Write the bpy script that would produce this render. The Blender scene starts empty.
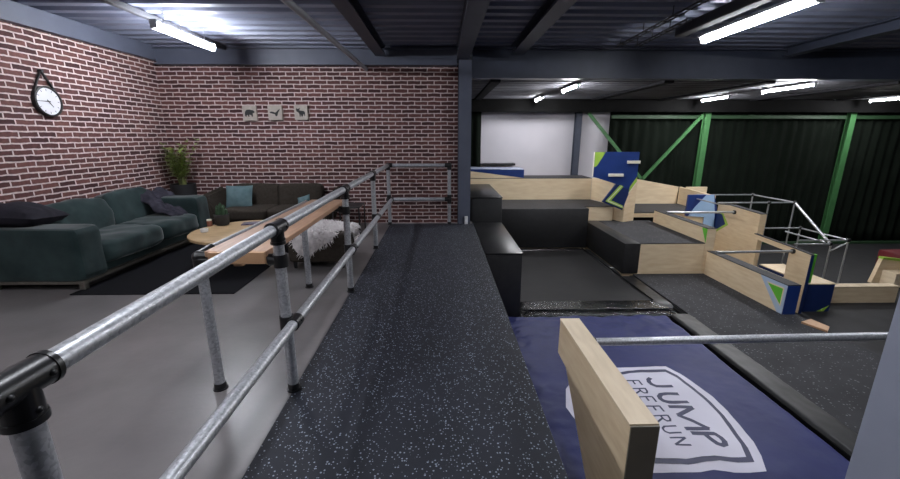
import bpy, bmesh, math, random
from math import sin, cos, pi, radians
from mathutils import Vector, Matrix, noise
from mathutils.geometry import delaunay_2d_cdt

random.seed(7)
scene = bpy.context.scene
COL = scene.collection

# ------------------------------------------------------------------ materials
MATS = {}

def new_mat(name):
    m = bpy.data.materials.new(name)
    m.use_nodes = True
    nt = m.node_tree
    b = nt.nodes['Principled BSDF']
    MATS[name] = m
    return m, nt, b

def N(nt, kind, **kw):
    n = nt.nodes.new(kind)
    for k, v in kw.items():
        setattr(n, k, v)
    return n

def rgba(c):
    return (c[0], c[1], c[2], 1.0)

def ramp(nt, fac, stops):
    r = N(nt, 'ShaderNodeValToRGB')
    el = r.color_ramp.elements
    while len(el) < len(stops):
        el.new(0.5)
    for e, (p, c) in zip(el, stops):
        e.position = p
        e.color = rgba(c)
    nt.links.new(fac, r.inputs['Fac'])
    return r.outputs['Color']

def coords(nt, scale=(1, 1, 1), rot=(0, 0, 0)):
    g = N(nt, 'ShaderNodeNewGeometry')
    mp = N(nt, 'ShaderNodeMapping')
    mp.inputs['Scale'].default_value = scale
    mp.inputs['Rotation'].default_value = rot
    nt.links.new(g.outputs['Position'], mp.inputs['Vector'])
    return mp.outputs['Vector']

def bump(nt, b, height, strength=0.3, dist=0.01):
    bp = N(nt, 'ShaderNodeBump')
    bp.inputs['Strength'].default_value = strength
    bp.inputs['Distance'].default_value = dist
    nt.links.new(height, bp.inputs['Height'])
    nt.links.new(bp.outputs['Normal'], b.inputs['Normal'])

def mottled(name, c1, c2, scale=8.0, rough=0.6, metal=0.0, bstr=0.0, bscale=40.0, stretch=(1, 1, 1), spec=0.5, sheen=0.0, detail=4.0, bdist=0.01):
    m, nt, b = new_mat(name)
    v = coords(nt, stretch)
    n = N(nt, 'ShaderNodeTexNoise')
    n.inputs['Scale'].default_value = scale
    n.inputs['Detail'].default_value = detail
    nt.links.new(v, n.inputs['Vector'])
    c = ramp(nt, n.outputs['Fac'], [(0.3, c1), (0.7, c2)])
    nt.links.new(c, b.inputs['Base Color'])
    b.inputs['Roughness'].default_value = rough
    b.inputs['Metallic'].default_value = metal
    b.inputs['Specular IOR Level'].default_value = spec
    if sheen:
        b.inputs['Sheen Weight'].default_value = sheen
        b.inputs['Sheen Roughness'].default_value = 0.4
    if bstr:
        n2 = N(nt, 'ShaderNodeTexNoise')
        n2.inputs['Scale'].default_value = bscale
        n2.inputs['Detail'].default_value = 3
        nt.links.new(v, n2.inputs['Vector'])
        bump(nt, b, n2.outputs['Fac'], bstr, bdist)
    return m

def brick(name, axis):
    m, nt, b = new_mat(name)
    g = N(nt, 'ShaderNodeNewGeometry')
    s = N(nt, 'ShaderNodeSeparateXYZ')
    nt.links.new(g.outputs['Position'], s.inputs[0])
    cb = N(nt, 'ShaderNodeCombineXYZ')
    nt.links.new(s.outputs['X' if axis == 'x' else 'Y'], cb.inputs['X'])
    nt.links.new(s.outputs['Z'], cb.inputs['Y'])
    # slight waviness so the mortar lines look hand-laid
    wn = N(nt, 'ShaderNodeTexNoise')
    wn.inputs['Scale'].default_value = 9.0
    nt.links.new(cb.outputs[0], wn.inputs['Vector'])
    sub = N(nt, 'ShaderNodeVectorMath', operation='SUBTRACT')
    nt.links.new(wn.outputs['Color'], sub.inputs[0])
    sub.inputs[1].default_value = (0.5, 0.5, 0.5)
    scl = N(nt, 'ShaderNodeVectorMath', operation='SCALE')
    scl.inputs['Scale'].default_value = 0.022
    nt.links.new(sub.outputs[0], scl.inputs[0])
    add = N(nt, 'ShaderNodeVectorMath', operation='ADD')
    nt.links.new(cb.outputs[0], add.inputs[0])
    nt.links.new(scl.outputs[0], add.inputs[1])
    br = N(nt, 'ShaderNodeTexBrick')
    br.inputs['Scale'].default_value = 1.0
    br.inputs['Brick Width'].default_value = 0.2385
    br.inputs['Row Height'].default_value = 0.0702
    br.inputs['Mortar Size'].default_value = 0.0100
    br.inputs['Mortar Smooth'].default_value = 0.25
    br.inputs['Bias'].default_value = 0.0
    br.inputs['Color1'].default_value = rgba((0.150, 0.066, 0.058))
    br.inputs['Color2'].default_value = rgba((0.058, 0.026, 0.027))
    br.inputs['Mortar'].default_value = rgba((0.58, 0.48, 0.46))
    nt.links.new(add.outputs[0], br.inputs['Vector'])
    n = N(nt, 'ShaderNodeTexNoise')
    n.inputs['Scale'].default_value = 22.0
    n.inputs['Detail'].default_value = 5.0
    nt.links.new(cb.outputs[0], n.inputs['Vector'])
    mx = N(nt, 'ShaderNodeMix', data_type='RGBA', blend_type='MULTIPLY')
    mx.inputs['Factor'].default_value = 0.8
    nt.links.new(br.outputs['Color'], mx.inputs['A'])
    nt.links.new(ramp(nt, n.outputs['Fac'], [(0.3, (0.7, 0.7, 0.7)), (0.7, (1.25, 1.2, 1.2))]), mx.inputs['B'])
    nt.links.new(mx.outputs['Result'], b.inputs['Base Color'])
    b.inputs['Roughness'].default_value = 0.8
    b.inputs['Specular IOR Level'].default_value = 0.25
    inv = N(nt, 'ShaderNodeMath', operation='SUBTRACT')
    inv.inputs[0].default_value = 1.0
    nt.links.new(br.outputs['Fac'], inv.inputs[1])
    ad2 = N(nt, 'ShaderNodeMath', operation='MULTIPLY_ADD')
    nt.links.new(n.outputs['Fac'], ad2.inputs[0])
    ad2.inputs[1].default_value = 0.5
    nt.links.new(inv.outputs[0], ad2.inputs[2])
    bump(nt, b, ad2.outputs[0], 0.6, 0.012)
    return m

def flecked(name, base, fleck, cell, size, density, rough=0.75, bstr=0.25, spec=0.35):
    """rubber / carpet with scattered light granules"""
    m, nt, b = new_mat(name)
    v = coords(nt)
    vo = N(nt, 'ShaderNodeTexVoronoi')
    vo.inputs['Scale'].default_value = 1.0 / cell
    vo.inputs['Randomness'].default_value = 1.0
    nt.links.new(v, vo.inputs['Vector'])
    s = N(nt, 'ShaderNodeSeparateColor')
    nt.links.new(vo.outputs['Color'], s.inputs[0])
    # granule size differs per cell
    sz = N(nt, 'ShaderNodeMath', operation='MULTIPLY')
    nt.links.new(s.outputs['Green'], sz.inputs[0])
    sz.inputs[1].default_value = size
    lt = N(nt, 'ShaderNodeMath', operation='LESS_THAN')
    nt.links.new(vo.outputs['Distance'], lt.inputs[0])
    nt.links.new(sz.outputs[0], lt.inputs[1])
    lt2 = N(nt, 'ShaderNodeMath', operation='LESS_THAN')
    nt.links.new(s.outputs['Red'], lt2.inputs[0])
    lt2.inputs[1].default_value = density
    mu = N(nt, 'ShaderNodeMath', operation='MULTIPLY')
    nt.links.new(lt.outputs[0], mu.inputs[0])
    nt.links.new(lt2.outputs[0], mu.inputs[1])
    n = N(nt, 'ShaderNodeTexNoise')
    n.inputs['Scale'].default_value = 3.0
    n.inputs['Detail'].default_value = 6.0
    nt.links.new(v, n.inputs['Vector'])
    bc = ramp(nt, n.outputs['Fac'], [(0.3, tuple(x * 0.8 for x in base)), (0.7, tuple(x * 1.25 for x in base))])
    mx = N(nt, 'ShaderNodeMix', data_type='RGBA')
    nt.links.new(mu.outputs[0], mx.inputs['Factor'])
    nt.links.new(bc, mx.inputs['A'])
    mx.inputs['B'].default_value = rgba(fleck)
    nt.links.new(mx.outputs['Result'], b.inputs['Base Color'])
    b.inputs['Roughness'].default_value = rough
    b.inputs['Specular IOR Level'].default_value = spec
    n2 = N(nt, 'ShaderNodeTexNoise')
    n2.inputs['Scale'].default_value = 160.0
    nt.links.new(v, n2.inputs['Vector'])
    bump(nt, b, n2.outputs['Fac'], bstr, 0.004)
    return m

def galvanised(name):
    m, nt, b = new_mat(name)
    tc = N(nt, 'ShaderNodeTexCoord')
    vo = N(nt, 'ShaderNodeTexVoronoi')
    vo.inputs['Scale'].default_value = 90.0
    nt.links.new(tc.outputs['Object'], vo.inputs['Vector'])
    s = N(nt, 'ShaderNodeSeparateColor')
    nt.links.new(vo.outputs['Color'], s.inputs[0])
    c = ramp(nt, s.outputs['Red'], [(0.0, (0.34, 0.35, 0.37)), (1.0, (0.54, 0.55, 0.58))])
    nt.links.new(c, b.inputs['Base Color'])
    b.inputs['Metallic'].default_value = 0.6
    r = N(nt, 'ShaderNodeMapRange')
    r.inputs['To Min'].default_value = 0.3
    r.inputs['To Max'].default_value = 0.5
    nt.links.new(s.outputs['Green'], r.inputs['Value'])
    nt.links.new(r.outputs[0], b.inputs['Roughness'])
    return m

def emitter(name, col, strength):
    m, nt, b = new_mat(name)
    b.inputs['Base Color'].default_value = (0.9, 0.9, 0.9, 1)
    b.inputs['Emission Color'].default_value = rgba(col)
    b.inputs['Emission Strength'].default_value = strength
    return m

brick('brick_x', 'x')
brick('brick_y', 'y')
mottled('concrete', (0.12, 0.11, 0.11), (0.172, 0.159, 0.158), 2.2, 0.33, bstr=0.08, bscale=25, detail=8, spec=0.45)
mottled('concrete_side', (0.08, 0.08, 0.085), (0.11, 0.11, 0.115), 3, 0.8)
mottled('hall_floor', (0.012, 0.012, 0.013), (0.022, 0.022, 0.024), 4, 0.7)
flecked('rubber', (0.0115, 0.0130, 0.0200), (0.24, 0.27, 0.325), 0.0135, 0.43, 0.62, rough=0.6)
flecked('deck_carpet', (0.026, 0.026, 0.029), (0.13, 0.13, 0.14), 0.026, 0.40, 0.40, rough=0.8)
flecked('deck_plain', (0.027, 0.026, 0.028), (0.05, 0.05, 0.05), 0.03, 0.35, 0.4, rough=0.7)
galvanised('galvanised')
mottled('aluminium', (0.4, 0.41, 0.43), (0.5, 0.51, 0.53), 30, 0.35, metal=0.7)
mottled('black_plastic', (0.006, 0.006, 0.007), (0.011, 0.011, 0.012), 20, 0.32)
mottled('black_metal', (0.010, 0.010, 0.011), (0.016, 0.016, 0.017), 20, 0.45)
mottled('black_paint', (0.004, 0.004, 0.004), (0.006, 0.006, 0.006), 6, 0.9, spec=0.1)
mottled('vinyl', (0.012, 0.0118, 0.0125), (0.018, 0.0175, 0.0185), 12, 0.45, bstr=0.15, bscale=14)
mottled('vinyl_gloss', (0.003, 0.003, 0.0035), (0.006, 0.006, 0.007), 12, 0.13, bstr=0.55, bscale=38, bdist=0.02)
mottled('vinyl_top', (0.007, 0.007, 0.0075), (0.012, 0.012, 0.013), 9, 0.33, bstr=0.15, bscale=7, spec=0.4)
mottled('vinyl_edge', (0.009, 0.009, 0.0095), (0.014, 0.014, 0.015), 9, 0.42, bstr=0.12, bscale=9, spec=0.35)
mottled('tramp_bed', (0.0075, 0.0072, 0.0075), (0.012, 0.0115, 0.012), 2.5, 0.6, detail=6, spec=0.25)
mottled('steel_paint', (0.076, 0.085, 0.118), (0.088, 0.098, 0.135), 5, 0.5)
mottled('steel_dark', (0.036, 0.043, 0.066), (0.046, 0.054, 0.08), 5, 0.5)
mottled('steel_pale', (0.20, 0.215, 0.27), (0.225, 0.24, 0.295), 5, 0.5)
mottled('deck_metal', (0.17, 0.185, 0.25), (0.20, 0.22, 0.29), 3, 0.5)
mottled('hall_ceiling', (0.1, 0.1, 0.115), (0.13, 0.13, 0.148), 3, 0.7)
mottled('hall_purlin', (0.01, 0.01, 0.012), (0.014, 0.014, 0.017), 3, 0.8, spec=0.1)
mottled('white_wall', (0.52, 0.505, 0.545), (0.58, 0.56, 0.6), 1.2, 0.85)
mottled('grey_wall', (0.05, 0.05, 0.055), (0.06, 0.06, 0.065), 2, 0.9)
mottled('dark_wall', (0.02, 0.02, 0.022), (0.03, 0.03, 0.032), 2, 0.9)
mottled('curtain', (0.0035, 0.0058, 0.0036), (0.0065, 0.0095, 0.0066), 2, 0.95, spec=0.1)
mottled('green_steel', (0.04, 0.135, 0.044), (0.054, 0.168, 0.058), 6, 0.5)
mottled('ply', (0.66, 0.5, 0.31), (0.77, 0.62, 0.42), 3.0, 0.5, stretch=(1.2, 1.2, 7), detail=6)
mottled('ply_top', (0.64, 0.51, 0.35), (0.76, 0.63, 0.45), 3.0, 0.5, stretch=(7, 1.2, 7), detail=6)
mottled('ply_far', (0.68, 0.53, 0.34), (0.78, 0.64, 0.44), 2.5, 0.55, stretch=(1.2, 1.2, 6), detail=6)
mottled('end_brown', (0.15, 0.13, 0.098), (0.18, 0.157, 0.118), 6, 0.45)
mottled('plank', (0.27, 0.15, 0.09), (0.37, 0.215, 0.13), 4.0, 0.45, stretch=(9, 1.2, 9), detail=6)
mottled('plank_end', (0.4, 0.225, 0.12), (0.5, 0.3, 0.165), 8.0, 0.5)
mottled('oak', (0.36, 0.24, 0.12), (0.52, 0.36, 0.19), 3.0, 0.45, stretch=(2, 12, 2), detail=6)
mottled('velvet', (0.008, 0.018, 0.0185), (0.023, 0.041, 0.041), 4.5, 0.75, bstr=0.15, bscale=10, sheen=0.25, spec=0.2)
mottled('brown_fabric', (0.034, 0.028, 0.022), (0.05, 0.041, 0.033), 25, 0.9, bstr=0.2, bscale=150, spec=0.15)
mottled('teal_fabric', (0.075, 0.125, 0.135), (0.115, 0.175, 0.185), 9, 0.85, bstr=0.15, bscale=30, spec=0.2)
mottled('dark_fabric', (0.013, 0.012, 0.017), (0.022, 0.020, 0.028), 8, 0.85, bstr=0.2, bscale=30, spec=0.2)
mottled('throw_fabric', (0.016, 0.015, 0.023), (0.04, 0.037, 0.05), 14, 0.9, bstr=0.2, bscale=60, spec=0.2)
mottled('rug', (0.0065, 0.0065, 0.008), (0.011, 0.011, 0.013), 60, 0.95, bstr=0.3, bscale=220, spec=0.1)
mottled('frame_metal', (0.14, 0.13, 0.11), (0.18, 0.17, 0.145), 20, 0.4, metal=0.5)
mottled('fleece', (0.62, 0.58, 0.58), (0.80, 0.76, 0.75), 14, 0.9, spec=0.1)
mottled('leaf', (0.12, 0.18, 0.03), (0.32, 0.4, 0.1), 16, 0.5)
mottled('stem', (0.10, 0.12, 0.03), (0.16, 0.17, 0.05), 20, 0.6)
mottled('cactus', (0.014, 0.04, 0.016), (0.03, 0.075, 0.03), 40, 0.7, bstr=0.4, bscale=120)
mottled('pot', (0.014, 0.014, 0.015), (0.022, 0.022, 0.024), 15, 0.6)
mottled('terracotta', (0.25, 0.09, 0.06), (0.32, 0.13, 0.09), 15, 0.6)
mottled('white_ceramic', (0.70, 0.70, 0.70), (0.78, 0.78, 0.78), 10, 0.3)
mottled('clock_face', (0.66, 0.66, 0.70), (0.72, 0.72, 0.76), 4, 0.6)
mottled('stone_tile', (0.34, 0.30, 0.26), (0.44, 0.39, 0.34), 14, 0.8)
mottled('ink', (0.02, 0.022, 0.022), (0.03, 0.032, 0.032), 10, 0.8)
mottled('paper_blue', (0.02, 0.025, 0.08), (0.20, 0.15, 0.2), 18, 0.5)
mottled('blue_paint', (0.006, 0.028, 0.150), (0.009, 0.036, 0.185), 4, 0.42)
mottled('navy_paint', (0.006, 0.018, 0.085), (0.008, 0.024, 0.11), 4, 0.42)
mottled('light_blue_paint', (0.30, 0.46, 0.68), (0.34, 0.50, 0.72), 4, 0.5)
mottled('pale_blue_paint', (0.36, 0.45, 0.58), (0.42, 0.50, 0.62), 4, 0.5)
mottled('lime_paint', (0.28, 0.46, 0.05), (0.34, 0.53, 0.07), 5, 0.5)
mottled('green_paint', (0.10, 0.42, 0.03), (0.13, 0.48, 0.04), 5, 0.5)
mottled('cream_paint', (0.70, 0.66, 0.55), (0.75, 0.71, 0.6), 5, 0.5)
mottled('ramp_top', (0.24, 0.27, 0.36), (0.29, 0.33, 0.43), 3, 0.5)
mottled('red_mat', (0.11, 0.010, 0.014), (0.15, 0.015, 0.02), 4, 0.6)
mottled('navy_cloth', (0.019, 0.025, 0.098), (0.027, 0.033, 0.122), 2.5, 0.50, bstr=0.25, bscale=5, spec=0.22, bdist=0.03)
mottled('logo_white', (0.60, 0.58, 0.68), (0.68, 0.66, 0.76), 2.5, 0.5, bstr=0.15, bscale=5, spec=0.3, bdist=0.03)
mottled('logo_navy', (0.012, 0.015, 0.062), (0.016, 0.019, 0.075), 3, 0.5)
mottled('tag_white', (0.7, 0.7, 0.7), (0.78, 0.78, 0.78), 10, 0.5)
mottled('lamp_housing', (0.45, 0.46, 0.48), (0.5, 0.51, 0.53), 10, 0.4)
mottled('conduit_grey', (0.20, 0.20, 0.22), (0.25, 0.25, 0.27), 10, 0.4)
mottled('trunk_dark', (0.035, 0.036, 0.042), (0.045, 0.046, 0.052), 10, 0.5)
mottled('green_shaded', (0.016, 0.045, 0.018), (0.024, 0.062, 0.026), 6, 0.6)  # green steel darkened for the dim light on the girts; kerb shares it
emitter('lamp_room', (0.90, 0.93, 1.0), 85.0)
emitter('lamp_sofa', (0.90, 0.93, 1.0), 150.0)
emitter('lamp_hall', (0.95, 0.95, 0.98), 300.0)

# ------------------------------------------------------------------ mesh helpers
class MB:
    """collects shapes into one bmesh"""
    def __init__(s):
        s.bm = bmesh.new()

    def box(s, x0, y0, z0, x1, y1, z1, bevel=0.0, seg=1):
        r = bmesh.ops.create_cube(s.bm, size=1.0)
        vs = r['verts']
        for v in vs:
            v.co = Vector(((x0 + x1) / 2 + v.co.x * (x1 - x0), (y0 + y1) / 2 + v.co.y * (y1 - y0), (z0 + z1) / 2 + v.co.z * (z1 - z0)))
        if bevel:
            es = list({e for v in vs for e in v.link_edges})
            bmesh.ops.bevel(s.bm, geom=es, offset=bevel, segments=seg, affect='EDGES', profile=0.5)
        return s

    def hexa(s, bot, top):
        """prism from matching lists of bottom and top points"""
        n = len(bot)
        b = [s.bm.verts.new(p) for p in bot]
        t = [s.bm.verts.new(p) for p in top]
        s.bm.faces.new(list(reversed(b)))
        s.bm.faces.new(t)
        for i in range(n):
            j = (i + 1) % n
            s.bm.faces.new((b[i], b[j], t[j], t[i]))
        return s

    def prism(s, poly, axis, a, b):
        """poly of 2D points extruded along axis from a to b (x: (y,z), y: (x,z), z: (x,y))"""
        f = {'x': lambda p, q: (q, p[0], p[1]), 'y': lambda p, q: (p[0], q, p[1]), 'z': lambda p, q: (p[0], p[1], q)}[axis]
        return s.hexa([f(p, a) for p in poly], [f(p, b) for p in poly])

    def tube(s, p, q, r, n=16, r2=None):
        p, q = Vector(p), Vector(q)
        d = (q - p).normalized()
        u = d.orthogonal().normalized()
        w = d.cross(u)
        r2 = r if r2 is None else r2
        A = [s.bm.verts.new(p + (u * cos(2 * pi * i / n) + w * sin(2 * pi * i / n)) * r) for i in range(n)]
        B = [s.bm.verts.new(q + (u * cos(2 * pi * i / n) + w * sin(2 * pi * i / n)) * r2) for i in range(n)]
        for i in range(n):
            j = (i + 1) % n
            s.bm.faces.new((A[i], A[j], B[j], B[i]))
        s.bm.faces.new(list(reversed(A)))
        s.bm.faces.new(B)
        return s

    def lathe(s, c, prof, n=24, axis='z'):
        rings = []
        for r, h in prof:
            ring = []
            for i in range(n):
                a = 2 * pi * i / n
                if axis == 'z':
                    co = (c[0] + r * cos(a), c[1] + r * sin(a), c[2] + h)
                elif axis == 'x':
                    co = (c[0] + h, c[1] + r * cos(a), c[2] + r * sin(a))
                else:
                    co = (c[0] + r * cos(a), c[1] + h, c[2] + r * sin(a))
                ring.append(s.bm.verts.new(co))
            rings.append(ring)
        for a, b in zip(rings, rings[1:]):
            for i in range(n):
                j = (i + 1) % n
                s.bm.faces.new((a[i], a[j], b[j], b[i]))
        s.bm.faces.new(list(reversed(rings[0])))
        s.bm.faces.new(rings[-1])
        return s

    def ball(s, c, r, sx=1, sy=1, sz=1):
        rr = bmesh.ops.create_uvsphere(s.bm, u_segments=16, v_segments=10, radius=r)
        for v in rr['verts']:
            v.co = Vector((v.co.x * sx + c[0], v.co.y * sy + c[1], v.co.z * sz + c[2]))
        return s

    def grid(s, nx, ny, f):
        vs = [[s.bm.verts.new(f(i / nx, j / ny)) for j in range(ny + 1)] for i in range(nx + 1)]
        for i in range(nx):
            for j in range(ny):
                s.bm.faces.new((vs[i][j], vs[i + 1][j], vs[i + 1][j + 1], vs[i][j + 1]))
        return s

    def cushion(s, c, size, e=0.3, wrinkle=0.012, wscale=5.0, rot=None, n=28):
        """plump cushion: rounded box with soft wrinkles"""
        R = rot or Matrix.Identity(3)
        tb = bmesh.new()
        bmesh.ops.create_cube(tb, size=2.0)
        bmesh.ops.subdivide_edges(tb, edges=tb.edges[:], cuts=14, use_grid_fill=True)
        off = Vector((random.random() * 50, random.random() * 50, random.random() * 50))
        for v in tb.verts:
            p = v.co.copy()
            k = 2 / e
            ln = (abs(p.x) ** k + abs(p.y) ** k + abs(p.z) ** k) ** (1 / k)
            q = Vector((p.x / ln, p.y / ln, p.z / ln))
            w = Vector((q.x * size[0] / 2, q.y * size[1] / 2, q.z * size[2] / 2))
            nn = noise.fractal((w + off) * wscale, 1.0, 2.0, 3)
            w += q.normalized() * nn * wrinkle
            v.co = R @ w + Vector(c)
        tm = bpy.data.meshes.new('tmp')
        tb.to_mesh(tm)
        tb.free()
        s.bm.from_mesh(tm)
        bpy.data.meshes.remove(tm)
        return s

    def pillow(s, c, w, h, t, rot, wrinkle=0.01):
        """scatter pillow: square with pinched edges"""
        off = Vector((random.random() * 50, random.random() * 50, 0))
        n = 18
        for side in (1, -1):
            vs = []
            for i in range(n + 1):
                row = []
                for j in range(n + 1):
                    a, b = 2 * i / n - 1, 2 * j / n - 1
                    th = (max(0, 1 - a * a) ** 0.55) * (max(0, 1 - b * b) ** 0.55) * t / 2
                    pin = 1 - 0.05 * (1 - a * a) - 0.0
                    x = a * w / 2 * (1 - 0.06 * (1 - b * b))
                    y = b * h / 2 * (1 - 0.06 * (1 - a * a))
                    nn = noise.fractal((Vector((x, y, side * 3)) + off) * 7, 1.0, 2.0, 3) * wrinkle * (1 if th > 0 else 0)
                    row.append(s.bm.verts.new(rot @ Vector((x, y, side * (th + nn) if th > 0 else 0)) + Vector(c)))
                vs.append(row)
            for i in range(n):
                for j in range(n):
                    q = (vs[i][j], vs[i + 1][j], vs[i + 1][j + 1], vs[i][j + 1])
                    s.bm.faces.new(q if side > 0 else tuple(reversed(q)))
        bmesh.ops.remove_doubles(s.bm, verts=s.bm.verts[:], dist=0.0004)
        return s

    def build(s, name, mat, parent=None, smooth=True, fix=True):
        bm = s.bm
        if fix:
            bmesh.ops.recalc_face_normals(bm, faces=bm.faces[:])
        if smooth:
            for f in bm.faces:
                f.smooth = True
            for e in bm.edges:
                if len(e.link_faces) == 2 and e.calc_face_angle(0) > 0.6:
                    e.smooth = False
        if parent is not None:
            o = parent
            while o is not None:
                bm.transform(Matrix.Translation(-o.location))
                o = o.parent
        me = bpy.data.meshes.new(name)
        bm.to_mesh(me)
        bm.free()
        me.materials.append(MATS[mat])
        ob = bpy.data.objects.new(name, me)
        COL.objects.link(ob)
        if parent is not None:
            ob.parent = parent
        return ob

def tag(o, label, cat, group=None):
    o['label'] = label
    o['category'] = cat
    if group:
        o['group'] = group
    return o

def thing(name, label, cat, loc=(0, 0, 0), group=None):
    o = bpy.data.objects.new(name, None)
    o.empty_display_size = 0.1
    COL.objects.link(o)
    o.location = loc
    return tag(o, label, cat, group)

def struct(o):
    o['kind'] = 'structure'
    return o

def lab(o, label):
    o['label'] = label
    return o

def hbeam_y(mb, xc, z0, z1, y0, y1, w, t=0.02):
    mb.box(xc - w / 2, y0, z0, xc + w / 2, y1, z0 + t)
    mb.box(xc - w / 2, y0, z1 - t, xc + w / 2, y1, z1)
    mb.box(xc - t / 2, y0, z0 + t, xc + t / 2, y1, z1 - t)

def hbeam_x(mb, yc, z0, z1, x0, x1, w, t=0.02):
    mb.box(x0, yc - w / 2, z0, x1, yc + w / 2, z0 + t)
    mb.box(x0, yc - w / 2, z1 - t, x1, yc + w / 2, z1)
    mb.box(x0, yc - t / 2, z0 + t, x1, yc + t / 2, z1 - t)

def hcol(mb, xc, yc, z0, z1, w, d, t=0.018):
    """H column with its flanges facing the viewer side (y)"""
    mb.box(xc - w / 2, yc - d / 2, z0, xc + w / 2, yc - d / 2 + t, z1)
    mb.box(xc - w / 2, yc + d / 2 - t, z0, xc + w / 2, yc + d / 2, z1)
    mb.box(xc - t / 2, yc - d / 2 + t, z0, xc + t / 2, yc + d / 2 - t, z1)

# ------------------------------------------------------------------ camera
cam_d = bpy.data.cameras.new('camera')
cam_d.sensor_width = 36.0
cam_d.lens = 16.0
cam_d.clip_start = 0.05
cam = bpy.data.objects.new('camera', cam_d)
COL.objects.link(cam)
cam.location = (0, 0, 1.62)
cam.rotation_euler = (radians(90 - 14.373), 0, radians(-1.2486))
scene.camera = cam

# ------------------------------------------------------------------ the setting
PIT = -0.95       # trampolines, mat and first deck
LOW = -1.55       # lowest hall floor
struct(MB().box(-5.2, -4, LOW, 0.60, 7.85, 0.0).build('floor', 'concrete', smooth=False))
struct(MB().box(0.60, -4, LOW - 0.1, 17.2, 12.2, LOW).build('floor_hall', 'hall_floor', smooth=False))
struct(MB().box(-5.2, -4, 0.0, -5.0, 7.85, 2.93).build('wall_left', 'brick_y', smooth=False))
struct(MB().box(-5.0, 7.65, 0.0, 0.31, 7.85, 2.88).build('wall_back', 'brick_x', smooth=False))
struct(MB().box(0.3, 12.0, LOW, 17.2, 12.2, 3.2).build('wall_far', 'white_wall', smooth=False))
struct(MB().box(0.33, 7.86, LOW, 0.50, 12.0, 3.2).build('wall_side', 'dark_wall', smooth=False))
struct(MB().box(17.0, -4, LOW, 17.2, 12.0, 3.3).build('wall_right', 'dark_wall', smooth=False))
struct(MB().box(-5.2, -4.2, LOW, 17.2, -4.0, 3.3).build('wall_front', 'grey_wall', smooth=False))

def corrugated(name, x0, x1, y0, y1, z, pitch, depth, mat):
    mb = MB()
    pts = []
    y = y0
    while y < y1:
        pts += [(y, z), (y + pitch * 0.40, z), (y + pitch * 0.52, z + depth), (y + pitch * 0.88, z + depth)]
        y += pitch
    A = [mb.bm.verts.new((x0, p[0], p[1])) for p in pts]
    B = [mb.bm.verts.new((x1, p[0], p[1])) for p in pts]
    for i in range(len(pts) - 1):
        mb.bm.faces.new((A[i], A[i + 1], B[i + 1], B[i]))
    # a closed slab above the sheet
    mb.box(x0, y0, z + depth + 0.01, x1, y1, z + depth + 0.12)
    return struct(mb.build(name, mat, smooth=False))

corrugated('ceiling', -5.2, 17.2, -4.0, 7.72, 3.13, 0.29, 0.085, 'deck_metal')
corrugated('ceiling_hall', 0.4, 17.2, 7.72, 12.2, 2.63, 0.30, 0.03, 'hall_ceiling')

# steel edge band over the left brick wall
struct(MB().box(-5.02, -4, 2.90, -4.90, 7.66, 3.13).build('trim_1', 'steel_paint', smooth=False))
struct(MB().box(-5.2, -4, 2.93, -5.02, 7.85, 3.13).build('trim_2', 'steel_paint', smooth=False))

# ------------------------------------------------------------------ steel
def beam_y(label, xc, z0, z1, y0, y1, w, mat, group=None):
    mb = MB()
    hbeam_y(mb, xc, z0, z1, y0, y1, w)
    return tag(mb.build('ceiling_beam', mat, smooth=False), label, 'beam', group)

beam_y('steel ceiling beam running lengthwise above the sheepskin ottoman, left of the walkway', -1.03, 2.97, 3.13, -4, 7.48, 0.18, 'steel_dark')
beam_y('broad steel ceiling beam meeting the column beside the brick wall', 0.385, 2.92, 3.13, -4, 7.46, 0.22, 'steel_paint')
beam_y('steel ceiling beam just right of the broad beam above the walkway', 1.30, 2.97, 3.13, -4, 7.36, 0.20, 'steel_dark')
beam_y('steel ceiling beam at far right, beyond the large bright tube light', 6.0, 2.97, 3.13, -4, 7.36, 0.20, 'steel_dark')
mb = MB()
hbeam_x(mb, 7.56, 2.83, 3.11, -4.9, 0.29, 0.17)
tag(mb.build('cross_beam', 'steel_paint', smooth=False), 'blue-grey steel beam along the top of the back brick wall', 'beam')
mb = MB()
hbeam_x(mb, 7.62, 2.625, 3.12, 0.56, 16.9, 0.22)
tag(mb.build('cross_beam', 'steel_dark', smooth=False), 'deep dark steel beam spanning above the freerun hall, right of the brick wall', 'beam')

mb = MB()
hcol(mb, 0.43, 7.615, 0.0, 2.92, 0.23, 0.25)
c = thing('steel_column', 'dark grey steel column at the right end of the back brick wall', 'column', (0.43, 7.6, 0))
mb.build('column_shaft', 'steel_paint', c, smooth=False)
MB().box(0.44, 7.455, 0.0, 0.50, 7.485, 0.16, 0.006).build('cable_cover', 'white_ceramic', c)['label'] = 'small white cable cover at the foot of the column'

tag(MB().box(1.25, 0.72, LOW, 1.53, 1.0, 3.13, 0.012, 2).build('steel_column', 'steel_pale'),
    'pale grey steel column close up at the lower right edge', 'column')

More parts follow.
